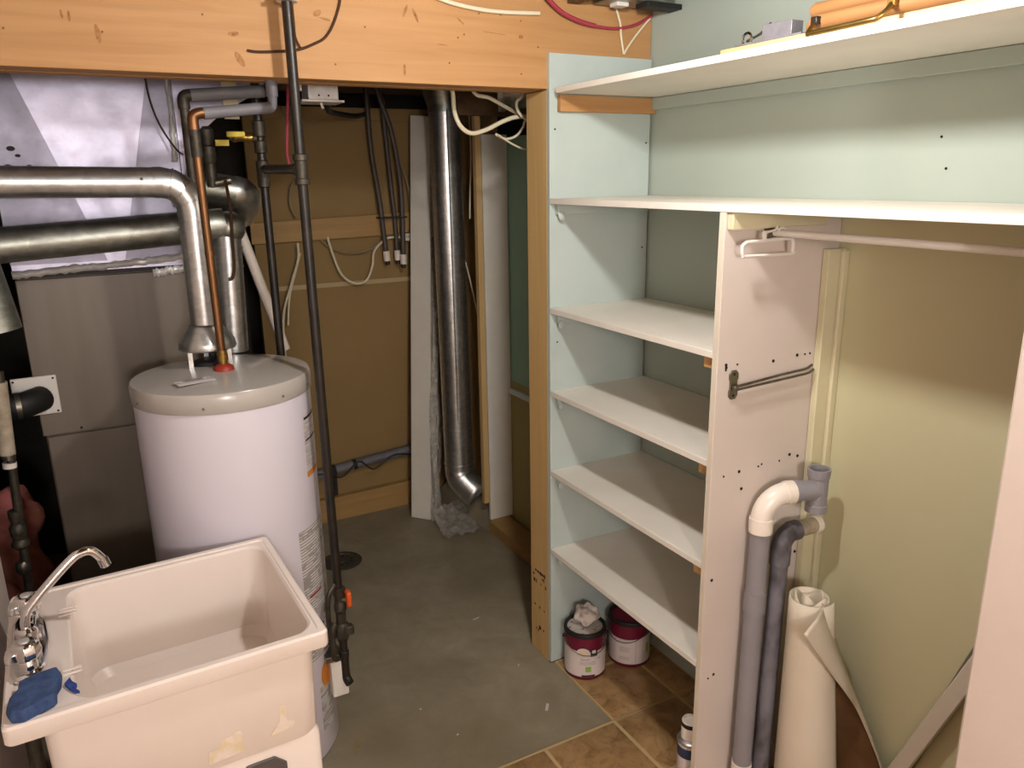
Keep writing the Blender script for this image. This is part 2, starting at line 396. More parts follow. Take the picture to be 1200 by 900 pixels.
st = G()
for k in range(26):
    z = random.choice((.345,.325,.30,.197,.11,.095)); y = random.uniform(2.23,2.32); h = random.uniform(.003,.009)
    st.box((1.3324,y,z-h),(1.3329,y+random.uniform(.004,.012),z+h))
obj('grade_stamp', st, 'wire', bpy.data.objects['post'], kind='stuff')

# ------------------------------------------------------------------ closet shelving
XF, XW, YP, YD = 1.331, 1.738, 2.196, 1.414
su = thing('closet_shelving', 'white painted built-in closet shelving with six long shelves and upright dividers', 'shelving', (1.53,1.8,0.006))
obj('side_panel', B((XF+.001,YP,.008), (XW-.008,YP+.018,2.165)), 'panel', su, bevel=.0015)
obj('divider_panel', B((XF,YD-.018,.0075), (XW-.001,YD,1.7085)), 'divider', su, bevel=.0015)
obj('divider_edge_band', B((XF-.0012,YD-.0175,.009), (XF-.0001,YD-.0005,1.708)), 'edge', su)
ZS = [1.351, 1.063, .7695, .4646]
obj('shelf', B((XF,.701,2.043), (XW,YP-.04,2.060)), 'shelf', su, bevel=.001, label='topmost long shelf')
obj('shelf', B((XF,.701,1.709), (XW-.001,YP-.001,1.7265)), 'shelf', su, bevel=.001, label='second long shelf running over the divider')
for z in ZS:
    obj('shelf', B((XF,YD+.001,z), (XW-.004,YP-.001,z+.018)), 'shelf', su, bevel=.001)
obj('wall_ledger', B((XW-.019,.701,2.004), (XW,YP-.021,2.042)), 'wallblue', su, bevel=.002)
obj('wood_cleat', B((1.36,YP-.02,1.992), (XW-.001,YP-.0005,2.042)), 'beam', su, bevel=.0015, label='bare pine cleat under the top shelf')
for z in [1.709]+ZS:
    c = G(); c.box((1.352,YP-.019,z-.034), (XW-.02,YP-.0005,z-.0008)); obj('cleat', c, 'panel', su, bevel=.002)
    k = G(); k.lathe([(.014,0),(.014,.004),(.011,.006)], (1.366,YP-.019,z-.038), 16, (0,-1,0)); obj('cleat_bracket', k, 'panel', su)
for z in ZS[:3]:
    obj('wood_cleat', B((1.345,YD+.0005,z-.032), (XW-.02,YD+.046,z-.0008)), 'block', su, bevel=.0015)
obj('cleat', B((1.345,YD+.0005,ZS[3]-.032), (XW-.02,YD+.018,ZS[3]-.0008)), 'panel', su, bevel=.0015)
obj('divider_cleat', B((1.337,YD-.018-.020,1.667), (XW-.08,YD-.0185,1.7085)), 'creamtrim', su, bevel=.003)
scr = G()
for x, z in ((1.361,1.327),(1.36,1.334),(1.36,1.321),(1.398,1.331),(1.524,1.324),(1.611,1.329),(1.64,1.328),(1.659,1.328),(1.374,1.033),(1.428,1.036),(1.509,1.041),(1.497,1.037),(1.575,1.038),(1.613,1.049),(1.645,1.039),(1.353,.738),(1.38,.436),(1.36,.43),(1.667,.742),(1.44,.985)):
    r = random.choice((.0028,.0044,.0044)); scr.cyl((x,YD-.0179,z),(x,YD-.0192,z),r,n=10)
for x, z in ((1.352,1.94),(1.715,1.90),(1.36,1.25),(1.71,1.55)): scr.cyl((x,YP+.0001,z),(x,YP-.0012,z),.003,n=8)
obj('screw_hole', scr, 'hole', su, kind='stuff')
rod = thing('hanging_rod', 'thin white closet rod under the second shelf', 'rod', (1.473,1.04,1.655))
obj('bar', G().cyl((1.473,.702,1.652),(1.473,1.388,1.656),.0085,n=16), 'white', rod)
obj('end_socket', G().lathe([(.016,0),(.016,.008),(.011,.012),(.011,.022)], (1.473,1.395,1.656), 16, (0,-1,0)), 'steel', rod)
# hanger
hg = thing('clothes_hanger', 'small white plastic hanger hung on the closet rod', 'hanger', (1.43,1.352,1.60))
hy = 1.352
obj('frame', G().tube(spline([Vector(p) for p in ((1.360,hy,1.640),(1.495,hy,1.642),(1.512,hy,1.636),(1.515,hy,1.626),(1.514,hy,1.610),(1.509,hy,1.605),(1.365,hy,1.607),(1.352,hy,1.609),(1.348,hy,1.616),(1.348,hy,1.632),(1.360,hy,1.640))],4), .0042, 8), 'white', hg)
obj('neck', G().box((1.410,hy-.003,1.638),(1.422,hy+.003,1.664)), 'white', hg, bevel=.002)
obj('hook', G().tube([(1.418,hy,1.66),(1.452,hy,1.664),(1.456,hy,1.672)]+arc((1.473,hy,1.656),(1,0,0),(0,0,1),.0125,150,-20,8), .003, 8), 'white', hg)
# folding valet hook on the divider
vh = thing('garment_hook', 'brass coloured folding double-arm garment hook on the divider', 'hook', (1.386,YD-.018,1.28))
pl = G(); w, h = .015, .038
pts = [(-w,-h+.008),(-w+.008,-h),(w-.008,-h),(w,-h+.008),(w,-.016),(w-.003,-.01),(w-.003,.01),(w,.016),(w,h-.008),(w-.008,h),(-w+.008,h),(-w,h-.008),(-w,.016),(-w+.003,.01),(-w+.003,-.01),(-w,-.016)]
pl.prism([(1.386+a,YD-.0186,1.28+c) for a, c in pts], (0,-.004,0)); obj('back_plate', pl, 'steel', vh, bevel=.0008)
obj('pivot', G().box((1.379,YD-.036,1.268),(1.393,YD-.022,1.280)), 'steel', vh, bevel=.002)
for dz, z1, y in ((.002,1.292,.028),(-.004,1.281,.034)):
    obj('arm', G().tube([(1.388,YD-y,1.274+dz),(1.55,YD-y,z1-.003-.003),(1.63,YD-y,z1-.003),(1.645,YD-y,z1-.001),(1.66,YD-y,z1+.006)], .0034, 8), 'steel', vh)
for dz in (-.028,.028): obj('screw', G().cyl((1.386,YD-.0226,1.28+dz),(1.386,YD-.0236,1.28+dz),.004,n=10), 'iron', vh)

# ------------------------------------------------------------------ things on the top shelf
ZT = 2.0605
tag(obj('pine_strip', G().hexa([(1.385,1.50,ZT),(1.43,1.51,ZT),(1.43,.80,ZT),(1.385,.80,ZT),(1.385,1.50,ZT+.019),(1.43,1.51,ZT+.019),(1.43,.80,ZT+.019),(1.385,.80,ZT+.019)]), 'pine', bevel=.0008), 'pale pine strip lying along the front of the top shelf', 'wood strip')
for i, (x, z, y0, lab) in enumerate(((1.385,ZT+.034,1.235,'tan wooden dowel nearest the front of the top shelf bundle'),(1.418,ZT+.034,1.27,'tan wooden dowel second from the front in the top shelf bundle'),(1.404,ZT+.0615,1.25,'tan wooden dowel lying on top of the bundle on the top shelf'),(1.452,ZT+.034,1.25,'tan wooden dowel at the back of the top shelf bundle'))):
    g = G(); g.lathe([(.004,0),(.0125,.004),(.0155,.012),(.0155,.58),(.0125,.59),(.004,.593)], (x,y0,z), 18, (0,-1,0))
    tag(obj('wooden_dowel', g, 'peg'), lab, 'dowel', 'tan dowels on the top shelf')
br = thing('shelf_bracket', 'grey metal wall bracket with a white block on the top shelf', 'bracket', (1.42,1.36,ZT+.0195))
z0 = ZT+.0195
obj('plate', G().box((1.385,1.26,z0),(1.45,1.455,z0+.004)), 'steelgrey', br, bevel=.001)
obj('channel', G().prism([(1.40,1.30,z0+.004),(1.40,1.385,z0+.004),(1.40,1.385,z0+.038),(1.40,1.30,z0+.036)], (.035,0,0)), 'steelgrey', br, bevel=.001)
obj('ring', G().tube(arc((1.39,1.42,z0+.012),(0,1,0),(0,0,1),.014,0,360,14), .003, 8), 'chrome', br)
obj('lever', G().tube([(1.41,1.44,z0+.012),(1.41,1.40,z0+.022),(1.41,1.37,z0+.04)], .003, 8), 'steel', br)
bh = thing('brass_handle', 'old brass pull handle resting at the edge of the top shelf', 'handle', (1.36,1.12,ZT))
obj('grip', G().tube([(1.372,1.205,ZT+.036),(1.352,1.205,ZT+.018),(1.340,1.20,ZT+.006),(1.335,1.18,ZT+.006),(1.335,1.06,ZT+.008),(1.338,1.04,ZT+.010),(1.35,1.03,ZT+.022),(1.37,1.03,ZT+.042)], .0055, 10, 3), 'brass', bh)
obj('foot', G().box((1.358,1.197,ZT+.026),(1.380,1.213,ZT+.042)), 'iron', bh, bevel=.002)
obj('foot', G().box((1.358,1.022,ZT+.030),(1.380,1.038,ZT+.05)), 'brass', bh, bevel=.002)

# ------------------------------------------------------------------ paint cans under the lowest shelf
def paint_can(x, y, r, h, label, rot, lidmat, front):
    t = thing('paint_can', label, 'paint can', (x,y,.0065), 'maroon paint cans under the lowest shelf')
    z = .0067
    obj('body', G().lathe([(r*.97,0),(r,.003),(r,.012),(r-.001,.012),(r-.001,h-.012),(r-.006,h-.010)], (x,y,z), 48), 'maroon', t)
    def band(z0, z1, a0, a1, mat, name, dr=.0006, n=24):
        g = G(); P = []
        for zz in (z0, z1):
            P.append([Vector((x+(r+dr)*math.cos(math.radians(a0+(a1-a0)*i/n)), y+(r+dr)*math.sin(math.radians(a0+(a1-a0)*i/n)), z+zz)) for i in range(n+1)])
        g.grid(P); return obj(name, g, mat, t)
    g = G(); P = [[], []]; n = 60
    for i in range(n+1):
        a = math.radians(rot + 360*i/n); d = math.cos(math.radians(360*i/n))
        for k, zz in enumerate((.014, h*(.68-.05*d))): P[k].append(Vector((x+(r+.0004)*math.cos(a), y+(r+.0004)*math.sin(a), z+zz)))
    g.grid(P); obj('paper_label', g, 'canlabel', t)
    obj('rim', G().lathe([(r+.002,h-.014),(r+.003,h-.004),(r+.001,h+.002),(r-.008,h+.002),(r-.009,h-.004),(r-.003,h-.008)], (x,y,z), 48), 'black', t)
    obj('lid', G().lathe([(r-.010,h-.010),(r-.010,h-.006),(r-.016,h-.0055),(.002,h-.0065)], (x,y,z), 40), lidmat, t)
    if front:
        def oval(a, zc, w, hh, mat, name, dr):
            g = G(); c = []
            for i in range(20):
                u = w*math.cos(2*math.pi*i/20); v = hh*math.sin(2*math.pi*i/20)
                an = math.radians(a)+u/r; c.append(Vector((x+(r+dr)*math.cos(an), y+(r+dr)*math.sin(an), z+zc+v)))
            g.b.faces.new(g._v(c)); return obj(name, g, mat, t)
        oval(rot-16, h*.60, .025, .022, 'canlabel', 'oval_emblem', .0012)
        oval(rot-17, h*.61, .015, .014, 'cream', 'oval_emblem', .0017)
        band(h*.53, h*.69, rot+4, rot+24, 'ink', 'logo_square', .0012)
        band(h*.60, h*.67, rot+8, rot+19, 'canlabel', 'logo_square', .0017)
        band(h*.45, h*.49, rot-24, rot+34, 'label2', 'title_print', .001)
        for q in (.41,.38,.35): band(h*q, h*q+.0016, rot-26, rot+20, 'printgrey', 'fine_print', .001)
        band(h*.19, h*.31, rot-10, rot+6, 'lime', 'green_square', .001)
        band(h*.08, h*.12, rot-20, rot+17, 'ink', 'bottom_print', .001)
    else:
        for q in (.44,.40,.36,.22,.18): band(h*q, h*q+.0018, rot-5, rot+24, 'printgrey', 'fine_print', .001)
        band(h*.12, h*.62, rot+40, rot+41, 'printgrey', 'label_seam', .001); band(h*.28, h*.50, rot+74, rot+84, 'lime', 'green_patch', .001)
    hd = [Vector((x+(r+.006)*math.cos(math.radians(rot-85+170*i/12)), y+(r+.006)*math.sin(math.radians(rot-85+170*i/12)), z+h*.82-.06*h*4.2*math.sin(math.pi*i/12))) for i in range(13)]
    obj('wire_handle', G().tube(hd, .0015, 6), 'steel', t)
    for s_ in (-85, 85):
        a = math.radians(rot+s_); obj('handle_ear', G().ball((x+(r+.003)*math.cos(a), y+(r+.003)*math.sin(a), z+h*.82), .008, (1,1,1), 10), 'black', t)
    return t
paint_can(1.424, 2.105, .076, .185, 'open maroon paint can with a crumpled rag on its lid', -112, 'driedpaint', True)
paint_can(1.615, 2.085, .078, .185, 'closed maroon paint can behind the one with the rag', -150, 'maroon', False)
rg = G(); rg.ball((1.437,2.112,.228), .043, (1,.95,.9), 30)
for v in rg.b.verts:
    d = (v.co-Vector((1.437,2.112,.228)))
    k = 1+.14*math.sin(d.x*130+1)*math.sin(d.y*120+.5)+.10*math.sin(d.z*140+d.x*90)+.05*math.sin(d.y*260)
    v.co = Vector((1.437,2.112,.228))+d*k
    v.co.z = max(v.co.z, .1915)
tag(obj('crumpled_rag', rg, 'rag', ang=180), 'crumpled paint-stained rag sitting on the open paint can', 'rag')
sm = thing('spray_can', 'small can with navy label standing half behind the divider', 'can', (1.385,1.475,.0065))
cx, cy = 1.382, 1.478
obj('body', G().lathe([(.034,0),(.036,.003),(.036,.148),(.034,.152)], (cx,cy,.0067), 36), 'canlabel', sm)
obj('navy_band', G().lathe([(.0364,.108),(.0368,.110),(.0368,.140),(.0364,.142)], (cx,cy,.0067), 36, cap=False), 'navy', sm)
obj('shoulder_rim', G().lathe([(.036,.150),(.039,.153),(.039,.158),(.034,.160),(.030,.166)], (cx,cy,.0067), 36), 'galv', sm)
obj('cap', G().lathe([(.027,.163),(.027,.218),(.024,.224),(.021,.224),(.020,.217),(.004,.216)], (cx,cy,.0067), 32), 'pvcw', sm)
obj('cap_ring', G().lathe([(.0272,.205),(.0278,.207),(.0278,.217),(.0272,.219)], (cx,cy,.0067), 32, cap=False), 'black', sm)
dots = G()
for a in (-110,): 
    ca = math.radians(a); dots.ball((cx+.0366*math.cos(ca),cy+.0366*math.sin(ca),.132),.004,(1,1,1),8)
obj('label_dot', dots, 'canlabel', sm)

# ------------------------------------------------------------------ leaning pvc pipes and vinyl roll
pa = thing('drain_pipe', 'light grey plastic pipe with white elbow and tee leaning on the divider', 'pipe', (1.46,1.33,.0065))
b0, b1 = Vector((1.460,1.345,.0085)), Vector((1.478,1.354,.90))
L = lambda t: b0.lerp(b1, t)
obj('pipe', G().cyl(L(0),L(1),.0265,n=28), 'pvc', pa)
obj('coupling', G().cyl(L(.70),L(.765),.0295,n=28), 'pvc', pa)
obj('end_collar', G().cyl(L(0.0),L(.155),.0285,n=28), 'pvcw', pa)
dh = Vector((.958,-.287,0)); e0 = b1; pts = arc(b1+Vector((0,0,.004))+dh*.07,-dh,(0,0,1),.07,0,88,12)
obj('elbow', G().tube([e0]+[p for p in pts], .0285, 24), 'pvcw', pa)
obj('elbow_collar', G().cyl(L(.965),b1+Vector((0,0,.008)),.0315,n=28), 'pvcw', pa)
dx = dh.copy(); pe = pts[-1]
obj('elbow_collar', G().cyl(pe-dx*.004,pe+dx*.018,.0315,n=28), 'pvcw', pa)
obj('hub', G().cyl(pe+dx*.014,pe+dx*.034,.031,n=28), 'pvc', pa)
tc = pe+dx*.092
obj('tee_branch', G().cyl(pe+dx*.034,tc,.027,n=28), 'pvc', pa)
dt = Vector((.0,.0,1)).normalized()
tee = G().lathe([(.029,-.062),(.029,-.042),(.0265,-.040),(.0265,.034),(.029,.036),(.0305,.06),(.025,.06),(.024,.02)], tc, 28, dt, cap=False)
obj('tee', tee, 'pvc', pa)
pb = thing('drain_pipe', 'dirty dark grey plastic pipe with elbow and beige stub leaning on the divider', 'pipe', (1.53,1.3,.0065))
c0, c1 = Vector((1.513,1.325,.008)), Vector((1.543,1.338,.805))
Lb = lambda t: c0.lerp(c1, t)
obj('pipe', G().cyl(Lb(0),Lb(1),.0235,n=26), 'pvcd', pb)
pts = arc((c1.x+.04,1.338,.812),(-1,0,0),(0,0,1),.04,0,84,10)
obj('elbow', G().tube([c1]+pts, .0265, 22), 'pvcd', pb)
obj('elbow_collar', G().cyl(Lb(.95),c1+Vector((0,0,.008)),.0275,n=26), 'pvcd', pb)
dx = Vector((1,0,-.02)).normalized(); pe = pts[-1]
obj('elbow_collar', G().cyl(pe-dx*.004,pe+dx*.020,.0275,n=26), 'pvcd', pb)
obj('stub', G().cyl(pe+dx*.016,pe+dx*.088,.0225,n=26), 'pvcb', pb)
obj('end_cap', G().cyl(pe+dx*.084,pe+dx*.104,.0245,n=26), 'pvcw', pb, bevel=.002)

ro = thing('vinyl_roll', 'standing roll of brown vinyl flooring with cream backing outward', 'flooring roll', (1.60,1.24,.0065))
RC = Vector((1.580,1.218,.0085)); RH = .70
def spir(t, k):   # t 0..1 along the spiral, k 0..1 height
    a = math.radians(84 + 360*2.6*t); rr = (.030+.066*t)*(1-k) + (.022+.037*t)*k
    c = RC + Vector((-.022*k,.022*k,0)); return c + Vector((rr*math.cos(a), rr*math.sin(a), RH*k))
def edgez(t): return 1 - .02*math.sin(t*40)*(t < .6)
rows = [[spir(i/120, k/10*edgez(i/120)) for i in range(121)] for k in range(11)]
g = G().grid(rows)
obj('roll', g, 'vinyl', ro, thick=.0028, ang=60)
fl = G(); 
A = [Vector(p) for p in ((1.560,1.140,.660),(1.600,1.125,.655),(1.655,1.165,.672))]
# free end: hangs open to the right, upper corner folded over
edge = [Vector(p) for p in ((1.428,1.145,.690),(1.478,1.140,.62),(1.535,1.137,.545),(1.595,1.137,.47),(1.65,1.135,.395),(1.675,1.10,.31),(1.695,1.06,.2),(1.71,1.04,.012))]
outer = [Vector(p) for p in ((1.553,1.192,.712),(1.585,1.188,.645),(1.615,1.183,.57),(1.645,1.178,.50),(1.672,1.165,.43),(1.69,1.12,.33),(1.705,1.075,.21),(1.72,1.05,.012))]
e2, o2 = spline(edge,4), spline(outer,4)
fl.grid([e2, [a.lerp(b,.5)+Vector((0,-.004,0)) for a, b in zip(e2,o2)], o2])
obj('folded_corner', fl, 'vinyl', ro, thick=.0028, ang=80)
inn = G(); left = [Vector((1.615+.02*k, 1.215, .60*(1-k)+.012*k)) for k in [i/28 for i in range(29)]]
inn.grid([left, [a.lerp(b,.55)+Vector((.0,.035,0)) for a, b in zip(left,o2)], [p+Vector((-.003,.004,0)) for p in o2]])
obj('inner_face', inn, 'vinylface', ro, thick=.0028, ang=80)

# leaning trim boards in the right corner
def lean(yl, sl, w, x, th, zt):   # yl: where the left edge meets the floor, sl: how far it leans per metre of height
    u = Vector((0,-sl,1)).normalized(); n = Vector((0,1,sl)).normalized(); p = Vector((x,yl,.010))-n*w; Ln = zt/u.z
    q = [p, p+Vector((th,0,0)), p+Vector((th,0,0))+n*w, p+n*w]
    return q+[v+u*Ln for v in q]
tag(obj('trim_board', G().hexa(lean(1.143,.375,.040,1.693,.016,1.0)), 'trimwrap', bevel=.003), 'white trim board leaning against the cream closet wall', 'board')
tag(obj('trim_board', G().hexa(lean(1.118,.318,.032,1.7145,.012,1.06)), 'greytrim', bevel=.002), 'dark grey strip leaning behind the white trim board', 'board')

# ------------------------------------------------------------------ water heater
TC = Vector((.292,2.322,0)); TR = .243
wh = thing('water_heater', 'tall white cylindrical water heater with grey lid', 'water heater', (TC.x,TC.y,0))
obj('jacket', G().lathe([(TR-.012,.0),(TR-.004,.004),(TR,.012),(TR,1.222)], TC, 96), 'tank', wh)
obj('lid', G().lathe([(TR+.003,1.205),(TR+.005,1.208),(TR+.005,1.252),(TR+.001,1.259),(TR-.012,1.262),(.05,1.280),(.001,1.281)], TC, 96), 'tanklid', wh)
s2 = G()
for a in (-110,-60,-160,-30): s2.ball(TC+Vector((math.cos(math.radians(a))*(TR+.005),math.sin(math.radians(a))*(TR+.005),1.222)), .004, seg=8)
obj('lid_screws', s2, 'steel', wh)
def wrap(a0, a1, z0, z1, mat, name, dr=.0008, n=14, slope=0):
    g = G(); P = []
    for zz in (z0, z1):
        P.append([TC+Vector(((TR+dr)*math.cos(math.radians(a0+(a1-a0)*i/n)), (TR+dr)*math.sin(math.radians(a0+(a1-a0)*i/n)), zz+slope*i/n)) for i in range(n+1)])
    g.grid(P); return obj(name, g, mat, wh)
wrap(-41,-14,.975,1.14,'label2','upper_label'); wrap(-41,-14,.950,.968,'amber','label_stripe')
wrap(-40,-14,1.125,1.133,'ink','label_stripe',.0014); wrap(-40,-14,1.06,1.066,'ink','label_stripe',.0014)
wrap(-57,-10,.36,.80,'label','warning_label'); wrap(-46,-27,.47,.56,'label2','warning_label',.0014); wrap(-52,-36,.575,.583,'red','label_stripe',.0014); wrap(-48,-36,.455,.462,'red','label_stripe',.0014)
wrap(-50,-32,.10,.26,'label','energy_label')
g = G(); g.b.faces.new(g._v([TC+Vector(((TR+.0016)*math.cos(math.radians(-41)+.026*math.cos(t)/TR),(TR+.0016)*math.sin(math.radians(-41)+.026*math.cos(t)/TR),.285+.042*math.sin(t))) for t in [i*math.pi/12 for i in range(24)]]))
obj('orange_sticker', g, 'amber', wh)
g = G().box((-.05,-.02,0),(.05,.02,.0012), Matrix.Translation((.205,2.20,1.2735)) @ Matrix.Rotation(.25,4,'Z') @ Matrix.Rotation(.07,4,'X')); obj('lid_label', g, 'label2', wh)
# draft hood and nipple
HC = Vector((.268,2.375,0))
obj('draft_hood', G().lathe([(.078,1.328),(.080,1.332),(.076,1.352),(.046,1.392),(.044,1.40)], HC, 40, cap=False), 'galv', wh, thick=.0015)
for a in (-150,-30,90):
    c = HC+Vector((.062*math.cos(math.radians(a)),.062*math.sin(math.radians(a)),0)); obj('hood_leg', G().box(c+Vector((-.006,-.002,1.262)), c+Vector((.006,.002,1.345))), 'galv', wh)

obj('flue_collar', G().lathe([(.045,1.268),(.045,1.29),(.038,1.292)], HC, 30), 'black', wh)
NP = Vector((.293,2.278,0))
obj('hot_outlet', G().lathe([(.030,1.268),(.031,1.276),(.026,1.288),(.014,1.296)], NP, 18), 'red', wh)
obj('outlet_nipple', G().lathe([(.012,1.29),(.012,1.305),(.015,1.306),(.015,1.325),(.012,1.326),(.012,1.335)], NP, 14), 'brass', wh)
# gas control on the jacket
gc = G().box((.488,2.135,.205),(.540,2.20,.330)); obj('gas_control', gc, 'white', wh, bevel=.004)
obj('control_bracket', G().box((.475,2.14,.33),(.53,2.20,.35)), 'steel', wh, bevel=.002)
obj('gas_inlet_tube', G().tube([(.503,2.17,.33),(.500,2.15,.42),(.492,2.13,.50),(.497,2.125,.57),(.52,2.135,.60)], .008, 8, 5), 'ironfit', wh)

# ------------------------------------------------------------------ vent pipe (heater flue)
vt = thing('heater_vent', 'shiny galvanized vent pipe rising from the water heater then turning left', 'vent pipe', (.268,2.375,1.395))
obj('riser', G().cyl((.268,2.375,1.385),(.272,2.375,1.715),.040,n=32), 'galv', vt)
obj('riser_joint', G().cyl((.271,2.375,1.665),(.271,2.375,1.672),.0425,n=32), 'galv', vt)
pts = arc((.272-.075,2.375,1.722),(1,0,0),(0,0,1),.075,0,90,4)
obj('elbow', G().tube([(.272,2.375,1.705)]+pts+[(.185,2.375,1.797)], .0415, 28), 'galv', vt, ang=14)
obj('horizontal_run', G().cyl((.20,2.375,1.797),(-.55,2.375,1.812),.040,n=32), 'galv', vt)
obj('run_joint', G().cyl((.205,2.375,1.797),(.18,2.375,1.7975),.0415,n=32), 'galv', vt)
for k in (18, 45, 72):
    a = math.radians(k); c = Vector((.197+.075*math.cos(a),2.375,1.722+.075*math.sin(a))); t_ = Vector((-math.sin(a),0,math.cos(a)))
    obj('elbow_seam', G().cyl(c-t_*.002, c+t_*.002, .0432, n=32), 'galv', vt, bevel=.001)
obj('rivet', G().ball((.15,2.336,1.807),.004,seg=8), 'steel', vt)
# furnace flue (lower duct) and side branch
ff = thing('furnace_flue', 'dull galvanized round duct below the shiny vent with end elbow', 'duct', (.38,2.62,1.25))
obj('run', G().cyl((-.26,2.60,1.632),(.385,2.62,1.666),.050,n=32), 'galvdull', ff)
obj('collar', G().cyl((-.275,2.60,1.631),(-.225,2.601,1.634),.0520,n=32), 'galv', ff)
obj('end_ball', G().ball((.400,2.62,1.655),.0515,(1,1,1),28), 'galvdull', ff)
obj('drop', G().cyl((.392,2.62,1.63),(.378,2.62,1.26),.043,n=28), 'galv', ff)
obj('drop_joint', G().cyl((.391,2.62,1.588),(.391,2.62,1.596),.0455,n=28), 'galv', ff)
obj('drop_joint', G().cyl((.3885,2.62,1.53),(.3885,2.62,1.536),.0445,n=28), 'galv', ff)
obj('left_drop', G().cyl((-.255,2.56,1.40),(-.290,2.57,1.64),.062,n=28), 'galvdull', ff)
fd = thing('cross_duct', 'short galvanized duct with a bright elbow behind the copper pipe', 'duct', (.40,2.72,1.68))
obj('run', G().cyl((.30,2.72,1.79),(.45,2.72,1.762),.050,n=30), 'galvdull', fd)
obj('end_elbow', G().tube(spline([Vector(p) for p in ((.44,2.72,1.764),(.466,2.725,1.757),(.480,2.75,1.742),(.484,2.80,1.715),(.484,2.87,1.69))],3), .0515, 26), 'galv', fd, ang=20)

# ------------------------------------------------------------------ furnace
FY = 2.80
fu = thing('furnace', 'tall taupe furnace cabinet behind the water heater', 'furnace', (.1,3.1,0))
obj('cabinet', B((-.204,FY+.012,.02), (.405,3.4,1.52)), 'furnace', fu, bevel=.004)
obj('upper_door', B((-.211,FY-.004,1.012), (.404,FY+.012,1.515)), 'furnace', fu, bevel=.003)
obj('lower_door', B((-.200,FY-.001,.09), (.404,FY+.012,1.006)), 'furnace', fu, bevel=.003)
obj('door_screws', G().ball((-.10,FY-.005,1.025),.004,seg=8).ball((.2,FY-.005,1.03),.004,seg=8), 'black', fu)
# pale scuffs where the door paint is rubbed
obj('plenum_box', B((-.214,FY-.01,1.53), (.298,3.4,2.27)), 'plenum', fu, bevel=.002)
cb = G()
def facet(pts, t): cb.prism([(x,FY-.0103,z) for x, z in pts], (0,-t,0))
facet([(-.212,1.545),(-.09,1.60),(-.212,2.1)], .004)
facet([(-.09,2.12),(.05,1.55),(.155,1.55),(.26,2.12)], .0001)
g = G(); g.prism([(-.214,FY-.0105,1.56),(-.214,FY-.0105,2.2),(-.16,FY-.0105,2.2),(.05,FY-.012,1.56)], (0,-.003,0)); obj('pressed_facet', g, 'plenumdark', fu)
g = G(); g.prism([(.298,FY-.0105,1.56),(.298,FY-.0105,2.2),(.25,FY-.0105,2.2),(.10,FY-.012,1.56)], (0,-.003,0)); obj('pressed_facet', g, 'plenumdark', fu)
cb.b.free()
tr = G(); tr.prism([(.300,FY,1.56),(.335,FY,1.56),(.350,FY,1.90),(.365,FY,1.945),(.425,FY,1.995),(.53,FY,2.062),(.66,FY,2.12),(.66,FY,2.27),(.300,FY,2.27)], (0,.35,0)); obj('plenum_transition', tr, 'plenum', fu, bevel=.002)
tr = G(); tr.prism([(.335,FY-.001,1.88),(.365,FY-.001,1.945),(.425,FY-.001,1.995),(.53,FY-.001,2.062),(.50,FY-.001,2.09),(.42,FY-.001,2.04),(.33,FY-.001,1.97)], (0,-.004,0)); obj('bent_flange', tr, 'plenum', fu)
def strip(pts, w, mat, name, jitter=.003, thick=.002):
    """wrinkled tape strip along pts in the XZ plane on the furnace front"""
    P = spline([Vector(p) for p in pts], 14); up, dn = [], []
    for i, p in enumerate(P):
        dd = (P[min(i+1,len(P)-1)]-P[max(i-1,0)]).normalized(); n = Vector((-dd.z,0,dd.x))
        up.append(p+n*(w/2+random.uniform(-jitter,jitter))+Vector((0,random.uniform(-.004,0),0))); dn.append(p-n*(w/2+random.uniform(-jitter,jitter))+Vector((0,random.uniform(-.004,0),0)))
    mid = [(a+b)/2+Vector((0,random.uniform(-.006,-.001),0)) for a, b in zip(up,dn)]
    obj(name, G().grid([up,mid,dn]), mat, fu, thick=thick, ang=20)
strip([(.288,FY-.016,2.18),(.288,FY-.016,2.0),(.283,FY-.016,1.86)], .016, 'foil', 'foil_tape')
strip([(-.214,FY-.016,1.530),(-.05,FY-.016,1.541),(.1,FY-.016,1.547),(.27,FY-.016,1.560)], .022, 'foil', 'foil_tape')
strip([(.175,FY-.012,1.512),(.235,FY-.012,1.517),(.30,FY-.012,1.522)], .024, 'foil', 'foil_tape', .004)
obj('plenum_gap', B((-.213,FY+.0,1.518), (.30,FY+.011,1.531)), 'black', fu)
dp = G()
for x, z, r in ((-.16,1.90,.012),(-.175,1.85,.010),(-.12,1.85,.008),(-.11,1.82,.005),(-.145,1.88,.008)): dp.ball((x,FY-.0135,z), r, (1,.15,.6), 10)
obj('dirt_spot', dp, 'walldark', fu)
wp = thing('inducer_vent', 'white square vent plate with black hose on the furnace left side', 'vent plate', (-.21,FY,1.085))
obj('plate', G().box((-.272,FY-.014,1.087),(-.147,FY-.0042,1.212)), 'white', wp, bevel=.003)
obj('port', G().box((-.215,FY-.028,1.115),(-.175,FY-.013,1.175)), 'white', wp, bevel=.004)
obj('hose', G().tube([(-.195,FY-.03,1.145),(-.215,FY-.06,1.145),(-.25,FY-.085,1.143),(-.33,FY-.09,1.14)], .040, 20, 3), 'black', wp)
obj('hose_clamp', G().cyl((-.248,FY-.085,1.143),(-.262,FY-.087,1.143),.0425,n=24), 'steel', wp)
ps = G()
for x in (-.264,-.156):
    for z in (1.095,1.203): ps.ball((x,FY-.0145,z),.0035,seg=8)
obj('plate_screws', ps, 'iron', wp)
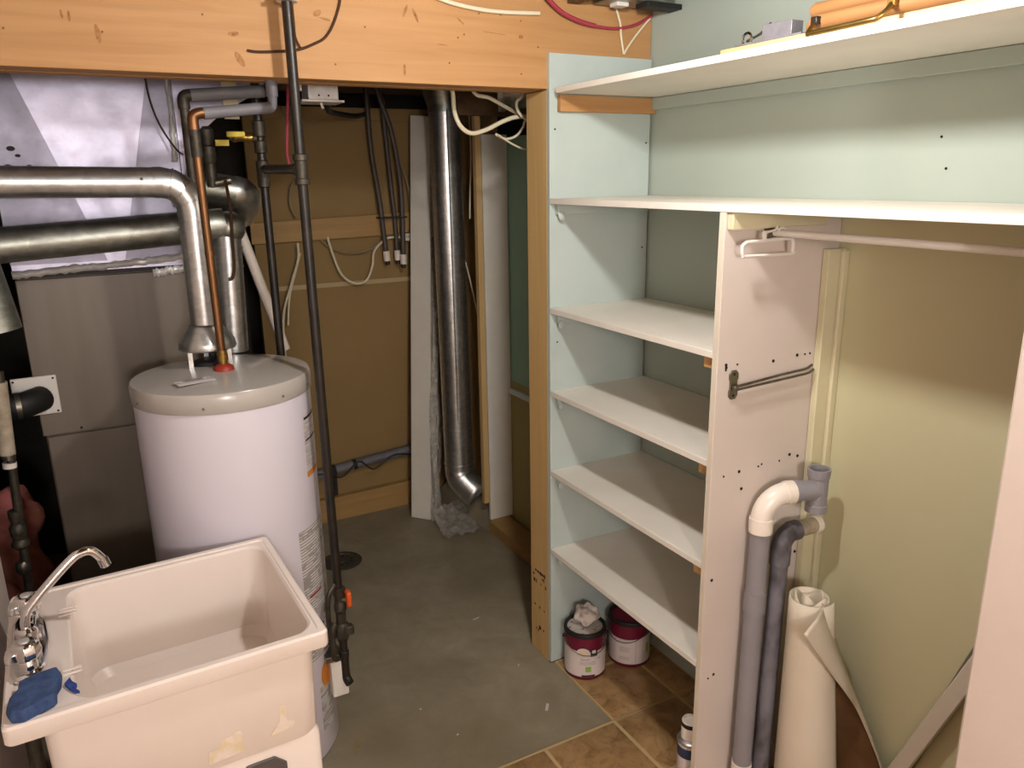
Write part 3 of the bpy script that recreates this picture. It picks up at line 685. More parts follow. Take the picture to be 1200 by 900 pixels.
# insulation and pipe left of the furnace
ig = G(); rows = []
for i in range(16):
    zz = .2+.62*i/15
    rows.append([Vector((-.62+.34*j/11+.03*math.sin(i*1.3+j), 2.95+.04*math.sin(i*2.1+j*1.7)+random.uniform(-.02,.02)-.05*math.sin(math.pi*j/11), zz+random.uniform(-.01,.01))) for j in range(12)])
ig.grid(rows); tag(obj('insulation_batt', ig, 'insul', thick=.06, ang=180, sub=1), 'pink fibreglass insulation stuffed left of the furnace', 'insulation')
lp = thing('valve_pipe', 'dirty upright pipe with valve at the far left edge', 'pipe', (-.283,2.5,.55))
obj('pipe', G().cyl((-.265,2.5,1.30),(-.297,2.5,.55),.012,n=16), 'ironfit', lp)
obj('pipe_cover', G().cyl((-.270,2.5,1.27),(-.282,2.5,1.06),.021,n=18), 'pvcb', lp)
obj('coupling', G().cyl((-.278,2.5,1.085),(-.281,2.5,1.045),.018,n=18), 'steel', lp)
obj('coupling', G().cyl((-.281,2.5,1.035),(-.282,2.5,1.02),.018,n=18), 'pvcw', lp)
obj('valve_body', G().lathe([(.014,0),(.024,.01),(.024,.02),(.017,.03),(.022,.05),(.022,.07),(.014,.08),(.018,.10),(.018,.12)], (-.292,2.5,.77), 14), 'ironfit', lp)
obj('valve_union', G().lathe([(.014,0),(.020,.012),(.020,.03),(.014,.04)], (-.297,2.5,.69), 12), 'steel', lp)

# ------------------------------------------------------------------ hot & cold water pipes
hp = thing('hot_water_pipe', 'copper hot water pipe rising from the red fitting to a grey sleeved run', 'pipe', (.293,2.28,1.33))
px = .2925; 
obj('copper_riser', G().cyl((px,2.280,1.33),(px-.004,2.284,1.945),.0115,n=18), 'copper', hp)
obj('solder_joint', G().cyl((px-.001,2.281,1.62-.02),(px-.001,2.281,1.612),.0132,n=16), 'copper', hp)
obj('coupling', G().cyl((px-.0035,2.284,1.86),(px-.004,2.284,1.93),.0145,n=16), 'ironfit', hp)
obj('elbow', G().tube([(px-.004,2.284,1.93),(px-.004,2.284,1.955),(px,2.284,1.966),(px+.014,2.285,1.972),(px+.03,2.286,1.973)], .0145, 14, 3), 'copper', hp)
obj('sleeved_run', G().cyl((px+.024,2.286,1.972),(.496,2.30,1.992),.0155,n=18), 'greypipe', hp)
obj('end_elbow', G().tube([(.485,2.299,1.991),(.498,2.30,1.993),(.502,2.30,2.005),(.503,2.30,2.03)], .013, 12, 3), 'greypipe', hp)
obj('sleeved_riser', G().cyl((.503,2.30,2.02),(.500,2.30,2.40),.016,n=16), 'greypipe', hp)
cp = thing('cold_water_pipe', 'grey sleeved cold water pipe with dark elbow behind the copper one', 'pipe', (.29,2.46,1.28))
obj('dark_riser', G().cyl((.290,2.47,1.27),(.292,2.46,2.01),.013,n=16), 'ironfit', cp)
obj('elbow', G().tube([(.292,2.46,1.995),(.292,2.46,2.02),(.298,2.46,2.031),(.32,2.46,2.034)], .0165, 14, 3), 'ironfit', cp)
obj('sleeved_run', G().cyl((.312,2.46,2.033),(.515,2.46,2.050),.0175,n=18), 'greypipe', cp)
obj('end_valve', G().tube([(.505,2.46,2.049),(.527,2.46,2.051),(.532,2.46,2.07),(.532,2.46,2.40)], .015, 12), 'ironfit', cp)

# ------------------------------------------------------------------ gas pipes
gp = thing('gas_pipe', 'long black iron gas pipe dropping in front of the beam', 'gas pipe', (.53,2.14,.2))
GX0 = lambda z: (.5265+.006*(1.83-z)/1.6, 2.14, z)
obj('upper_pipe', G().cyl(GX0(1.85),GX0(2.252),.0135,n=18), 'iron', gp)
obj('flange', G().lathe([(.028,0),(.028,.008),(.018,.010),(.017,.02)], (.5255,2.14,2.232), 8), 'jbox', gp)
obj('top_pipe', G().cyl((.5255,2.14,2.25),(.5255,2.14,2.52),.0135,n=18), 'iron', gp)
obj('tee', G().lathe([(.018,1.785),(.020,1.787),(.020,1.80),(.0165,1.802),(.0165,1.846),(.020,1.848),(.020,1.862),(.017,1.864)], (.5265,2.14,0), 18), 'ironfit', gp)
obj('cross_pipe', G().cyl((.5265,2.145,1.825),(.526,2.60,1.832),.0135,n=16), 'ironfit', gp)
obj('cross_collar', G().cyl((.5265,2.15,1.825),(.5265,2.185,1.8255),.0175,n=16), 'ironfit', gp)
obj('lower_pipe', G().cyl(GX0(1.79),GX0(.575),.0135,n=18), 'iron', gp)
vx = .5335
obj('valve_body', G().lathe([(.0135,.50),(.019,.505),(.019,.525),(.016,.53),(.016,.555),(.019,.56),(.019,.582),(.014,.585)], (vx,2.14,0), 10), 'ironfit', gp)
obj('valve_handle', G().box((vx+.014,2.105,.525),(vx+.030,2.135,.575)), 'orange', gp, bevel=.005)
obj('valve_stem', G().cyl((vx+.005,2.13,.545),(vx+.02,2.12,.545),.007,n=10), 'steel', gp)
obj('union', G().lathe([(.014,.405),(.020,.41),(.024,.418),(.024,.45),(.020,.458),(.016,.462),(.016,.50)], (vx,2.14,0), 8), 'ironfit', gp)
obj('union_ear', G().box((vx+.0,2.12,.42),(vx+.034,2.145,.45)), 'ironfit', gp, bevel=.004)
obj('nipple', G().lathe([(.012,.33),(.012,.34),(.016,.342),(.016,.36),(.013,.362),(.013,.40),(.017,.402),(.017,.408)], (vx,2.14,0), 14), 'iron', gp)
obj('drip_elbow', G().tube([(vx,2.14,.345),(vx,2.14,.28),(vx+.002,2.135,.262),(vx+.006,2.12,.252)], .014, 14, 3), 'iron', gp)
obj('flex_connector', G().tube([(vx-.016,2.14,.43),(vx-.028,2.125,.47),(vx-.036,2.12,.42),(vx-.036,2.12,.36),(vx-.022,2.13,.345)], .009, 10, 4), 'ironfit', gp)
g2 = thing('gas_pipe', 'second black iron gas pipe standing behind the water heater', 'gas pipe', (.525,2.635,.1))
obj('pipe', G().cyl((.525,2.635,2.40),(.529,2.635,.1),.0135,n=18), 'iron', g2)
for z, h in ((1.775,.035),(1.805,.055),(1.88,.04),(1.93,.05),(2.0,.03)):
    obj('coupling', G().lathe([(.016,0),(.020,.003),(.020,h-.003),(.016,h)], (.5255,2.635,z), 16), 'ironfit', g2)
bg = thing('gas_branch', 'gas branch with yellow tagged valve leading off the second gas pipe', 'gas valve', (.38,2.62,1.6))
obj('branch_pipe', G().cyl((.512,2.63,1.926),(.43,2.62,1.930),.011,n=14), 'ironfit', bg)
obj('ball_valve', G().lathe([(.010,0),(.016,.004),(.016,.016),(.013,.02),(.013,.045),(.016,.05),(.016,.06),(.010,.064)], (.502,2.628,1.928), 12, (-1,-.1,.03)), 'brass', bg)
obj('valve_handle', G().box((.42,2.595,1.928),(.475,2.605,1.945)), 'yellow', bg, bevel=.003)
obj('yellow_tag', G().box((.385,2.598,1.902),(.425,2.606,1.920)), 'yellow', bg, bevel=.001)
obj('valve_riser', G().lathe([(.014,1.78),(.016,1.80),(.016,1.84),(.014,1.85),(.020,1.86),(.020,1.90),(.014,1.905),(.020,1.93),(.020,1.95),(.010,1.96)], (.366,2.62,0), 14), 'ironfit', bg)
obj('union', G().cyl((.36,2.62,1.79),(.42,2.62,1.80),.013,n=12), 'steel', bg)
obj('tubing', G().tube([(.40,2.585,1.80),(.402,2.56,1.72),(.397,2.555,1.62),(.393,2.55,1.54),(.385,2.55,1.505),(.372,2.55,1.50)], .005, 8, 4), 'wire', bg)
tag(obj('white_pipe', G().cyl((.50,3.2,1.72),(.66,3.2,1.12),.020,n=18), 'pvcw'), 'white plastic pipe slanting down behind the gas pipes', 'pipe')
tag(obj('cardboard_tag', G().box((.43,2.66,1.985),(.475,2.664,2.2)), 'creamtrim'), 'cream card strip hanging behind the sleeved pipes', 'strip')
tag(obj('strap_hanger', G().box((.66,2.75,1.80),(.675,2.752,2.35)), 'steel', bevel=.001), 'perforated metal strap hanging behind the long gas pipe', 'strap')
tag(obj('red_wire', G().tube([(.645,2.7,2.2),(.642,2.7,2.08),(.628,2.7,1.95),(.622,2.7,1.88),(.628,2.7,1.84)], .005, 8, 5), 'cabler'), 'short red wire hanging behind the long gas pipe', 'wire')

# ------------------------------------------------------------------ junction box
jb = thing('junction_box', 'bright metal electrical box under the header beam', 'junction box', (.70,2.5,2.02))
obj('box', G().box((.655,2.5,2.035),(.750,2.58,2.095)), 'jbox', jb, bevel=.002)
obj('cover_flange', G().box((.632,2.49,2.028),(.765,2.59,2.035)), 'jbox', jb, bevel=.001)
kk = G()
for x in (.688,.718):
    for z in (2.048,2.083): kk.cyl((x,2.4999,z),(x,2.4985,z),.003,n=8)
obj('knockout', kk, 'hole', jb)
obj('mounting_bar', G().box((.636,2.52,2.095),(.66,2.55,2.272)), 'steel', jb)
obj('switch_toggle', G().tube([(.70,2.53,2.03),(.705,2.525,2.012)], .004, 8), 'white', jb)
obj('clamp', G().box((.628,2.51,2.06),(.640,2.54,2.10)), 'white', jb, bevel=.002)

# ------------------------------------------------------------------ laundry sink
SO = Vector((.033,1.762,0))
sk = thing('laundry_sink', 'cream plastic laundry tub with chrome faucet', 'sink', (SO.x,SO.y,0))
ang = math.radians(4.0)
SM = Matrix.Translation(SO) @ Matrix.Rotation(ang*.55,4,'Z')
def rr(x0, x1, y0, y1, r, z, n=6):
    pts = []
    for cx, cy, a in ((x1-r,y1-r,0),(x0+r,y1-r,90),(x0+r,y0+r,180),(x1-r,y0+r,270)):
        for i in range(n+1):
            t = math.radians(a+90*i/n); pts.append(SM @ Vector((cx+r*math.cos(t), cy+r*math.sin(t), z)))
    return pts
X0, X1, Y0, Y1 = -.302, .302, -.272, .272
rings = [rr(X0+.075,X1-.045,Y0+.035,Y1-.035,.04,.575), rr(X0+.062,X1-.032,Y0+.022,Y1-.022,.035,.60),
         rr(X0+.058,X1-.028,Y0+.018,Y1-.018,.030,.812), rr(X0+.004,X1-.002,Y0+.002,Y1-.002,.012,.812), rr(X0,X1,Y0,Y1,.014,.816), rr(X0,X1,Y0,Y1,.014,.846), rr(X0+.004,X1-.004,Y0+.004,Y1-.004,.012,.851),
         rr(X0+.016,X1-.016,Y0+.016,Y1-.016,.012,.851), rr(X0+.019,X1-.019,Y0+.019,Y1-.019,.012,.8475),
         rr(X0+.115,X1-.022,Y0+.024,Y1-.030,.045,.8475), rr(X0+.120,X1-.027,Y0+.030,Y1-.035,.045,.842), rr(X0+.132,X1-.036,Y0+.042,Y1-.042,.055,.62), rr(X0+.150,X1-.056,Y0+.062,Y1-.062,.05,.594), rr(X0+.2,X1-.10,Y0+.11,Y1-.11,.04,.588)]
obj('tub', G().loft(rings), 'sink', sk, ang=35)
obj('skirt', G().loft([rr(X0+.085,X1-.030,Y0+.030,Y1-.03,.02,.0), rr(X0+.075,X1-.030,Y0+.026,Y1-.03,.02,.585), rr(X0+.08,X1-.036,Y0+.032,Y1-.036,.02,.60)]), 'sink', sk)
obj('access_cover', G().prism([SM @ Vector(p) for p in ((.085,Y0+.0275,.30),(.19,Y0+.0275,.30),(.19,Y0+.0265,.545),(.165,Y0+.0262,.570),(.105,Y0+.0262,.570),(.085,Y0+.0265,.545))], (0,-.006,0)), 'darkgrey', sk, bevel=.004)
for x0, z0_, P in ((.03,.61,((0,0),(.075,.004),(.072,.052),(.060,.056),(.055,.050),(.030,.046),(.028,.032),(.004,.030))),(.16,.625,((0,.0),(.052,.006),(.056,.018),(.040,.024),(.038,.062),(.026,.066),(.024,.028),(.010,.014)))):
    g = G(); g.prism([SM @ Vector((x0+a,Y0+.0205,z0_+c)) for a, c in P], (0,-.0006,0)); obj('glue_residue', g, 'plasterstain', sk)
rb = G()
for y in (.115,.13,.145,-.125,-.14): rb.box((X0+.098,y-.004,.8475),(X0+.135,y+.004,.8505),SM)
obj('soap_rib', rb, 'sink', sk, bevel=.0012)
# faucet: parts of the sink
F = lambda x, y, z: SM @ Vector((x,y,z))
FX = X0+.045
dk = G().prism([F(FX-.026,-.130,.848),F(FX+.018,-.130,.848),F(FX+.030,-.09,.848),F(FX+.036,0,.848),F(FX+.030,.09,.848),F(FX+.018,.130,.848),F(FX-.026,.130,.848),F(FX-.034,.10,.848),F(FX-.034,-.10,.848)], (0,0,.016))
fb = obj('faucet_body', dk, 'chrome', sk, bevel=.006)
obj('body_bridge', G().hexa([F(FX-.017,-.11,.862),F(FX+.017,-.11,.862),F(FX+.017,.11,.862),F(FX-.017,.11,.862),F(FX-.012,-.105,.880),F(FX+.012,-.105,.880),F(FX+.012,.105,.880),F(FX-.012,.105,.880)]), 'chrome', fb, bevel=.005)
obj('spout_hub', G().lathe([(.020,.870),(.018,.888),(.021,.890),(.021,.902),(.015,.908)], F(FX,-.012,0), 20), 'chrome', fb)
obj('spout', G().tube([F(FX,-.012,.90),F(FX+.001,-.010,.922),F(FX+.012,-.006,.945),F(FX+.060,.006,.990),F(FX+.100,.016,1.022),F(FX+.120,.02,1.031),F(FX+.140,.024,1.028),F(FX+.156,.027,1.006),F(FX+.160,.028,.996)], .0095, 14, 5), 'chrome', fb)
obj('spout_tip', G().cyl(F(FX+.158,.0275,1.004),F(FX+.163,.0285,.985),.0115,n=16), 'chrome', fb)
for y in (-.100,.105):
    obj('tap_stem', G().lathe([(.018,.864),(.016,.880),(.012,.886)], F(FX,y,0), 18), 'chrome', fb)
    obj('tap_handle', G().lathe([(.018,.884),(.027,.890),(.029,.902),(.025,.918),(.020,.923),(.004,.924)], F(FX,y,0), 8), 'chrome', fb, bevel=.002)
    obj('tap_grip', G().hexa([F(FX-.036,y-.022,.890),F(FX-.012,y-.022,.890),F(FX-.012,y+.014,.890),F(FX-.036,y+.010,.890),F(FX-.036,y-.022,.908),F(FX-.012,y-.022,.914),F(FX-.012,y+.014,.914),F(FX-.036,y+.010,.908)]), 'chrome', fb, bevel=.004)
    obj('tap_cap', G().lathe([(.010,.922),(.010,.926),(.004,.927)], F(FX,y,0), 14), 'jbox', fb)
sp = G()
def spp(a, c): return F(X0+.056+a*.95, -.195+c*1.15, 0)
out = [(-.04,-.055),(-.02,-.062),(.030,-.042),(.036,-.035),(.036,-.012),(.044,.005),(.046,.03),(.040,.048),(.0,.045),(-.028,.034),(-.030,.010),(-.044,-.01),(-.048,-.035)]
lo_ = [spp(a,c)+Vector((0,0,.8485)) for a, c in out]; hi_ = [spp(a*.96,c*.96)+Vector((0,0,.874)) for a, c in out]; md_ = [spp(a*1.03,c*1.03)+Vector((0,0,.861)) for a, c in out]
sp.loft([lo_,md_,hi_])
tag(obj('sponge', sp, 'sponge', bevel=.003), 'ragged blue sponge on the front left corner of the laundry tub', 'sponge')
sc2 = G(); P = [(.050,.012),(.060,.026),(.064,.012),(.072,.0),(.068,-.012),(.076,-.024),(.066,-.020),(.058,-.006)]
sc2.loft([[spp(a,c)+Vector((0,0,.8485)) for a, c in P],[spp(a,c)+Vector((0,0,.855)) for a, c in P]])
tag(obj('sponge_scrap', sc2, 'bluebit'), 'torn-off blue sponge scrap lying beside the sponge on the tub', 'sponge')
tag(obj('supply_hose', G().tube([(-.21,1.60,.81),(-.165,1.56,.70),(-.15,1.56,.55),(-.19,1.58,.35),(-.22,1.62,.12)], .009, 8, 6), 'greypipe'), 'grey hose curving down under the left side of the tub', 'hose')
tag(obj('standpipe', G().cyl((-.24,1.66,.0),(-.24,1.66,.79),.014,n=14), 'ironfit'), 'thin dark pipe under the left corner of the tub', 'pipe')

# ------------------------------------------------------------------ floor drain and rust
dr = thing('floor_drain', 'round iron floor drain set in the concrete', 'floor drain', (.875,3.40,.0005))
obj('ring', G().lathe([(.096,.0),(.096,.004),(.07,.006),(.068,.002)], (.875,3.40,.0005), 40, cap=False), 'drain', dr)
obj('grate', G().lathe([(.07,.0),(.07,.003),(.02,.0045),(.018,.007),(.002,.007)], (.875,3.40,.0005), 36), 'drain', dr)
hh = G()
for i in range(10):
    a = i*math.pi/5; hh.cyl((.875+.048*math.cos(a),3.40+.048*math.sin(a),.003),(.875+.048*math.cos(a),3.40+.048*math.sin(a),.0055),.007,n=8)
obj('drain_hole', hh, 'hole', dr, kind='stuff')

# ------------------------------------------------------------------ far wall things
tag(obj('wall_batten', G().prism([(.69,3.90,1.50),(1.60,3.90,1.517),(1.60,3.90,1.628),(.69,3.90,1.60)], (0,-.019,0)), 'plank', bevel=.002), 'horizontal wooden board nailed across the brown back wall', 'board')
tag(obj('wall_plate', G().prism([(.70,3.912,0),(1.60,3.912,0),(1.60,3.912,.145),(.70,3.912,.125)], (0,-.04,0)), 'plank', bevel=.002), 'wooden plank standing on the floor along the brown back wall', 'board')
cd = thing('wall_conduit', 'grey plastic pipe with clamps running low along the back wall', 'pipe', (1.1,3.87,.28))
obj('pipe', G().cyl((.62,3.868,.262),(1.48,3.868,.335),.026,n=20), 'greypipe', cd)
for x in (.99,1.105,1.46):
    z = .262+(x-.62)/.86*.073
    obj('clamp', G().cyl((x-.010,3.868,z-.001),(x+.010,3.868,z+.001),.0285,n=20), 'black', cd)
obj('hanger_strap', G().box((.975,3.835,.16),(.997,3.845,.31)), 'black', cd, bevel=.003)
obj('loose_wire', G().tube([(.70,3.835,.25),(.9,3.83,.30),(1.02,3.83,.26),(1.12,3.83,.33),(1.2,3.83,.27),(1.32,3.83,.33),(1.45,3.835,.30)], .004, 6, 6), 'black', cd)
ot = thing('wall_outlet', 'small white outlet box just under the wooden board', 'outlet', (1.49,3.9,1.5))
obj('box', G().box((1.425,3.86,1.475),(1.56,3.912,1.522)), 'steel', ot, bevel=.003)
obj('face_plate', G().box((1.445,3.853,1.48),(1.535,3.861,1.518)), 'pvcw', ot, bevel=.003)
sl = G()
for x in (1.465,1.505): sl.box((x,3.8525,1.494),(x+.003,3.8535,1.508)); sl.box((x+.009,3.8525,1.494),(x+.012,3.8535,1.508))
obj('slot', sl, 'hole', ot)
def cable(name, mat, r, pts, lab, cat='cable', conn=None, group=None):
    if conn is None: return tag(obj(name, G().tube(pts, r, 8, 6), mat), lab, cat, group)
    t = thing(name, lab, cat, pts[-1], group); obj('sheath', G().tube(pts, r, 8, 6), mat, t)
    p = Vector(pts[-1]); d = (p-Vector(pts[-2])).normalized()
    obj('connector', G().cyl(p-d*.005, p+d*.045, r*1.35, n=12), 'pvcw', t); obj('connector_tip', G().cyl(p+d*.04, p+d*.065, r*.9, n=10), 'iron', t)
cable('heavy_cable', 'cableb', .013, [(1.29,3.84,2.30),(1.292,3.84,2.10),(1.30,3.84,1.90),(1.325,3.84,1.70),(1.345,3.84,1.43)], 'leftmost thick brown cable hanging over the wooden board', conn=1)
cable('heavy_cable', 'cableb', .012, [(1.36,3.85,2.30),(1.372,3.85,2.12),(1.392,3.85,1.80),(1.405,3.85,1.60),(1.408,3.85,1.43)], 'middle thick brown cable hanging over the wooden board', conn=1)
cable('heavy_cable', 'cableb', .013, [(1.31,3.82,2.32),(1.34,3.82,2.20),(1.40,3.82,2.02),(1.432,3.82,1.80),(1.436,3.82,1.60),(1.430,3.82,1.41)], 'rightmost thick brown cable hanging over the wooden board', conn=1)
tag(obj('cable_tie', G().box((1.31,3.80,1.60),(1.455,3.865,1.608)), 'black'), 'black tie binding the thick brown cables', 'cable tie')
cable('thin_cable', 'cablet', .007, [(1.36,3.87,2.30),(1.385,3.87,2.16),(1.40,3.87,2.02),(1.455,3.87,1.88),(1.495,3.87,1.75),(1.50,3.87,1.63)], 'thin tan cable curving down right of the thick cables')
cable('white_cable', 'cablew', .006, [(1.055,3.875,1.52),(1.075,3.87,1.43),(1.11,3.865,1.33),(1.17,3.86,1.282),(1.235,3.86,1.29),(1.272,3.86,1.36),(1.285,3.86,1.43),(1.325,3.86,1.475),(1.37,3.86,1.50),(1.43,3.86,1.50)], 'white cable looping below the wooden board to the outlet')
cable('tan_cable', 'cablet', .005, [(1.02,3.89,1.515),(1.06,3.885,1.47),(1.15,3.87,1.435),(1.25,3.87,1.44),(1.32,3.87,1.475)], 'thin tan cable sagging below the wooden board')
cable('tan_cable', 'cablet', .006, [(.88,3.87,2.13),(.93,3.87,2.06),(.965,3.87,1.95),(.95,3.87,1.83),(.90,3.87,1.77),(.885,3.87,1.68),(.91,3.87,1.62)], 'tan cable looping on the back wall behind the gas pipe')
cable('white_cable', 'cablew', .006, [(.90,3.85,1.50),(.895,3.85,1.42),(.85,3.85,1.30),(.80,3.85,1.15),(.79,3.85,.95),(.79,3.85,.7)], 'white cable dropping behind the second gas pipe')
cable('white_cable', 'cablew', .005, [(.91,3.86,1.45),(.88,3.86,1.36),(.84,3.86,1.24),(.82,3.86,1.10)], 'short white cable beside the one behind the second gas pipe')
cable('black_cable', 'black', .011, [(.745,2.585,2.05),(.80,2.8,2.03),(.95,3.2,2.05),(1.12,3.5,2.065),(1.27,3.83,2.10)], 'black cable sagging below the metal electrical box')

# vertical duct
vd = thing('vertical_duct', 'galvanized round duct standing in the far corner with bottom elbow', 'duct', (1.605,3.60,.2))
vb, vt_ = Vector((1.560,3.50,.315)), Vector((1.552,3.51,2.11))
obj('pipe', G().cyl(vb,vt_,.074,n=36), 'galv', vd)
obj('seam', G().box((1.53,3.432,.6),(1.536,3.436,2.1)), 'galv', vd)
obj('joint', G().cyl(vb.lerp(vt_,.122),vb.lerp(vt_,.128),.0775,n=36), 'galv', vd)
obj('joint', G().cyl(vb.lerp(vt_,.015),vb.lerp(vt_,.02),.0775,n=36), 'galv', vd)
obj('top_cone', G().cyl(vt_,vt_+Vector((0,.02,.16)),.074,.12,n=30), 'galvdull', vd)
obj('top_collar', G().cyl(vt_-Vector((0,0,.02)),vt_+Vector((0,0,.012)),.078,n=36), 'galvdull', vd)
obj('elbow', G().tube([(1.560,3.50,.32),(1.560,3.50,.29),(1.566,3.492,.262),(1.588,3.462,.225),(1.612,3.43,.195),(1.626,3.412,.178)], [.074,.074,.076,.076,.076,.074], 28, cap=False), 'galv', vd, thick=.002, ang=20)
# duct board, stud, plastic wrapped foam
tag(obj('corner_stud', B((1.625,3.336,.158), (1.653,3.368,2.25)), 'stud', bevel=.002), 'dark wooden stud beside the white board in the stud bay', 'stud')
tag(obj('white_board', B((1.655,3.330,.062), (1.787,3.350,1.985)), 'foam', bevel=.002), 'tall white board standing in the open stud bay', 'board')
fb_ = thing('foam_panel', 'tall white panel wrapped in clear plastic leaning in the far corner', 'panel', (1.40,3.66,0))
Pb = [Vector(p) for p in ((1.352,3.700,.002),(1.428,3.610,.002),(1.520,3.690,.002),(1.44,3.775,.002))]
Pt = [Vector(p) for p in ((1.505,3.825,2.10),(1.58,3.745,2.09),(1.62,3.80,2.09),(1.55,3.86,2.10))]
obj('board', G().loft([Pb,Pt]), 'foam', fb_, bevel=.002)
pw = G(); rows = []
for i in range(26):
    k = i/25; a = Pb[1].lerp(Pt[1],k*.72); b = Pb[2].lerp(Pt[2],k*.72); wv = 1-k
    rows.append([a.lerp(b,j/8)+Vector((.012*math.sin(j*1.3+i*.5)*(.3+wv), -.014-.012*math.sin(j*1.9+i*.35)*(.3+wv)-.02*wv*j/8, .0)) for j in range(9)])
pw.grid(rows); obj('plastic_wrap', pw, 'poly', fb_, ang=60)
pg = G(); rows = []
for i in range(12):
    k = i/11
    rows.append([Vector((1.43+.20*j/9-.03*k, 3.60-.26*k+.05*j/9*(1-k), .006+.05*(1-k)**2+.014*(1+math.sin(j*2.2+i*.7+math.sin(i*1.9)))*(.6+.4*random.random()))) for j in range(10)])
pg.grid(rows); obj('plastic_tail', pg, 'poly', fb_, ang=70)
for i, pts in enumerate(([(1.70,3.55,2.1),(1.695,3.53,1.9),(1.67,3.5,1.72),(1.66,3.49,1.60)],[(1.71,3.5,2.0),(1.705,3.49,1.8),(1.69,3.47,1.55),(1.70,3.47,1.42)],[(1.70,3.70,1.45),(1.70,3.60,1.30),(1.71,3.50,1.0),(1.71,3.52,.75)])):
    cable('bay_wire', 'cablew', .004, pts, ['thin white wire hanging right of the vertical duct, nearest it','thin white wire hanging beside the dark stud','thin white wire low on the wall beside the vertical duct'][i], 'wire')
# cables under the beam at the right
def flat(pts, y): return [(x,y,z) for x, z in pts]
cable('white_cable', 'cablew', .0075, [(1.21,2.5,2.28)]+flat(((1.141,2.12),(1.141,2.06),(1.145,2.005),(1.167,1.962),(1.206,1.942),(1.262,1.954),(1.329,1.983),(1.381,1.998),(1.432,1.996),(1.50,1.965),(1.60,1.93),(1.789,1.92)),2.5), 'thick white cable in a deep loop below the header beam')
cable('white_cable', 'cablew', .0065, [(1.205,2.53,2.275)]+flat(((1.225,2.09),(1.295,2.06),(1.38,2.022),(1.43,2.00),(1.55,1.96),(1.789,1.90)),2.53), 'thick white cable running right above the deep loop')
cable('white_cable', 'cablew', .005, [(1.41,2.47,2.28)]+flat(((1.395,2.085),(1.367,2.045),(1.372,2.014),(1.404,1.987),(1.455,1.966),(1.6,1.95),(1.789,1.95)),2.47), 'thin white cable curling next to the post top')
cable('white_cable', 'cablew', .0045, flat(((1.789,1.945),(1.50,2.0),(1.43,1.99),(1.415,1.965),(1.388,1.936),(1.345,1.925),(1.305,1.941)),2.515), 'thin white cable end curling left near the stud bay')
cable('white_cable', 'cablew', .0035, flat(((1.31,1.938),(1.365,1.908),(1.415,1.890),(1.475,1.888),(1.60,1.89),(1.789,1.89)),2.505), 'thin white cable passing behind the post')
fx = thing('flex_duct', 'wrinkled dark duct lying above the stud bay', 'duct', (1.75,3.0,2.1))
fr = []
for i in range(40):
    fr.append(((1.60+.02*i, 3.05-.012*i, 2.13+.012*math.sin(i*.4)), .07+.006*math.sin(i*2.1)))
g = G(); rings = []
for p, r in fr: rings.append(g.circ(p, (1,-.6,0), r, 18))
g.loft(rings); obj('duct_sleeve', g, 'galvdull', fx)

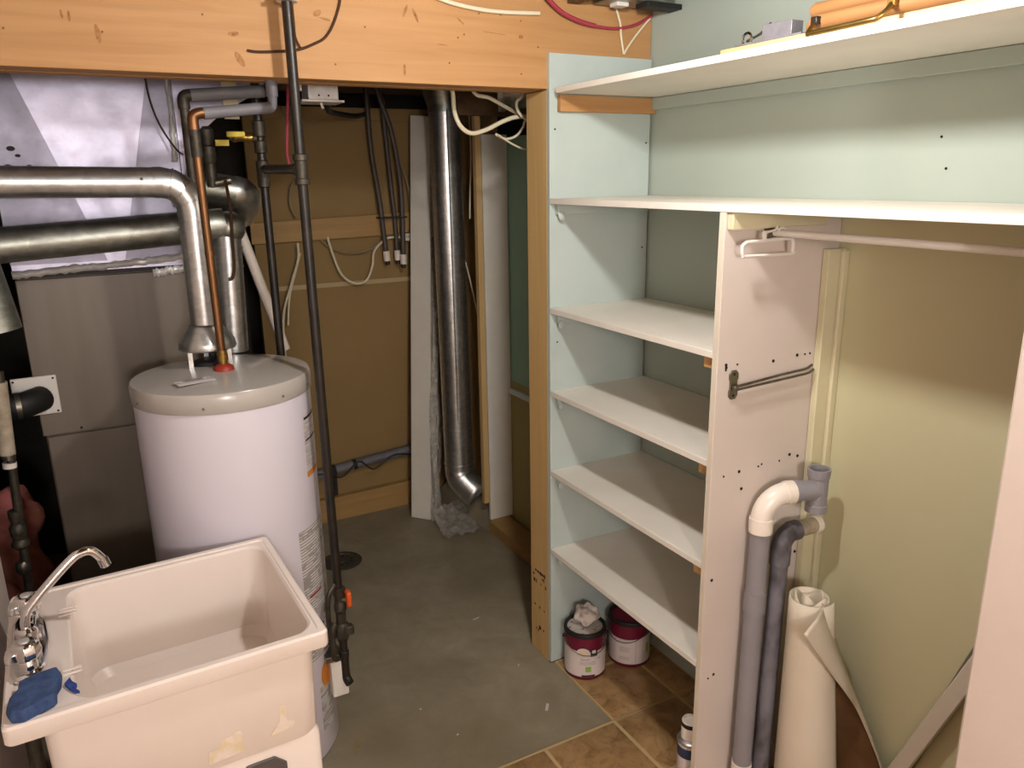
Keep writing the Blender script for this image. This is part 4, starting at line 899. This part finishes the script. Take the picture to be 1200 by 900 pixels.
# ------------------------------------------------------------------ cables on the beam
cable('white_cable', 'cablew', .006, [(.93,2.200,2.30),(1.0,2.200,2.281),(1.09,2.200,2.270),(1.18,2.200,2.268),(1.30,2.200,2.274)], 'white cable stapled along the upper right of the header beam')
cable('red_cable', 'cabler', .007, [(1.29,2.17,2.33),(1.36,2.185,2.285),(1.43,2.19,2.262),(1.50,2.195,2.252)], 'thick red cable along the top right of the header beam')
cable('red_cable', 'cabler', .0045, [(1.50,2.20,2.252),(1.58,2.20,2.250),(1.66,2.20,2.266),(1.73,2.20,2.30)], 'thinner red cable in the corner above the end panel')
cable('string', 'cablew', .0035, [(1.57,2.20,2.34),(1.60,2.20,2.27),(1.605,2.20,2.23),(1.617,2.20,2.175)], 'white cord hanging to the end panel, left of the pair', 'string')
cable('string', 'cablew', .0035, [(1.72,2.20,2.29),(1.67,2.20,2.24),(1.635,2.20,2.20),(1.618,2.20,2.175)], 'white cord slanting to the end panel, right of the pair', 'string')
cable('brown_wire', 'wire', .0035, [(.685,2.204,2.30),(.682,2.204,2.255),(.660,2.204,2.20),(.635,2.204,2.165),(.605,2.204,2.148),(.568,2.203,2.133),(.53,2.205,2.126),(.46,2.206,2.12),(.43,2.207,2.122)], 'thin brown wire looping across the header beam')
cable('brown_wire', 'wire', .003, [(.545,2.17,2.26),(.55,2.185,2.20),(.555,2.20,2.16),(.568,2.204,2.134)], 'thin brown wire falling beside the gas pipe on the beam')
cable('brown_wire', 'wire', .003, [(.225,2.765,2.14),(.23,2.765,2.05),(.25,2.76,1.97),(.285,2.74,1.90),(.30,2.7,1.88)], 'dark wire bowing beside the foil tape on the plenum')
hw = thing('ceiling_hardware', 'grey metal cover in the ceiling corner above the end panel', 'metal cover', (1.62,2.12,2.3))
obj('cover', G().box((1.49,2.09,2.312),(1.733,2.19,2.325)), 'galvdull', hw, bevel=.002)
obj('dark_cover', G().box((1.60,2.06,2.293),(1.736,2.12,2.309)), 'black', hw, bevel=.002)
obj('bright_clip', G().box((1.53,2.12,2.300),(1.575,2.16,2.312)), 'white', hw, bevel=.002)

# ------------------------------------------------------------------ closet bulb and an added fill globe (both hang outside the frame)
for i, (loc, w, c, r, gr_) in enumerate(BULB_AND_FILL):
    t = thing('bulb_or_fill', ['bare ceiling bulb above the closet opening','opal globe fill lamp added behind the camera'][i], 'lamp', (loc[0],loc[1],loc[2]))
    x, y, z = loc
    obj('socket', G().lathe([(.05,.26),(.05,.245),(.022,.24),(.02,.05),(.018,.035)], loc, 20), 'white', t)
    o = obj('glass', G().ball(loc, gr_, (1,1,1.1), 24), 'glow', t); 
    ld = bpy.data.lights.new('bulb_or_fill_light', 'POINT'); ld.energy = w; ld.color = c; ld.shadow_soft_size = r
    lo = bpy.data.objects.new('bulb_or_fill_light', ld); COL.objects.link(lo); lo.parent = t; lo.location = (0,0,-gr_-.03-(r if i else .0))
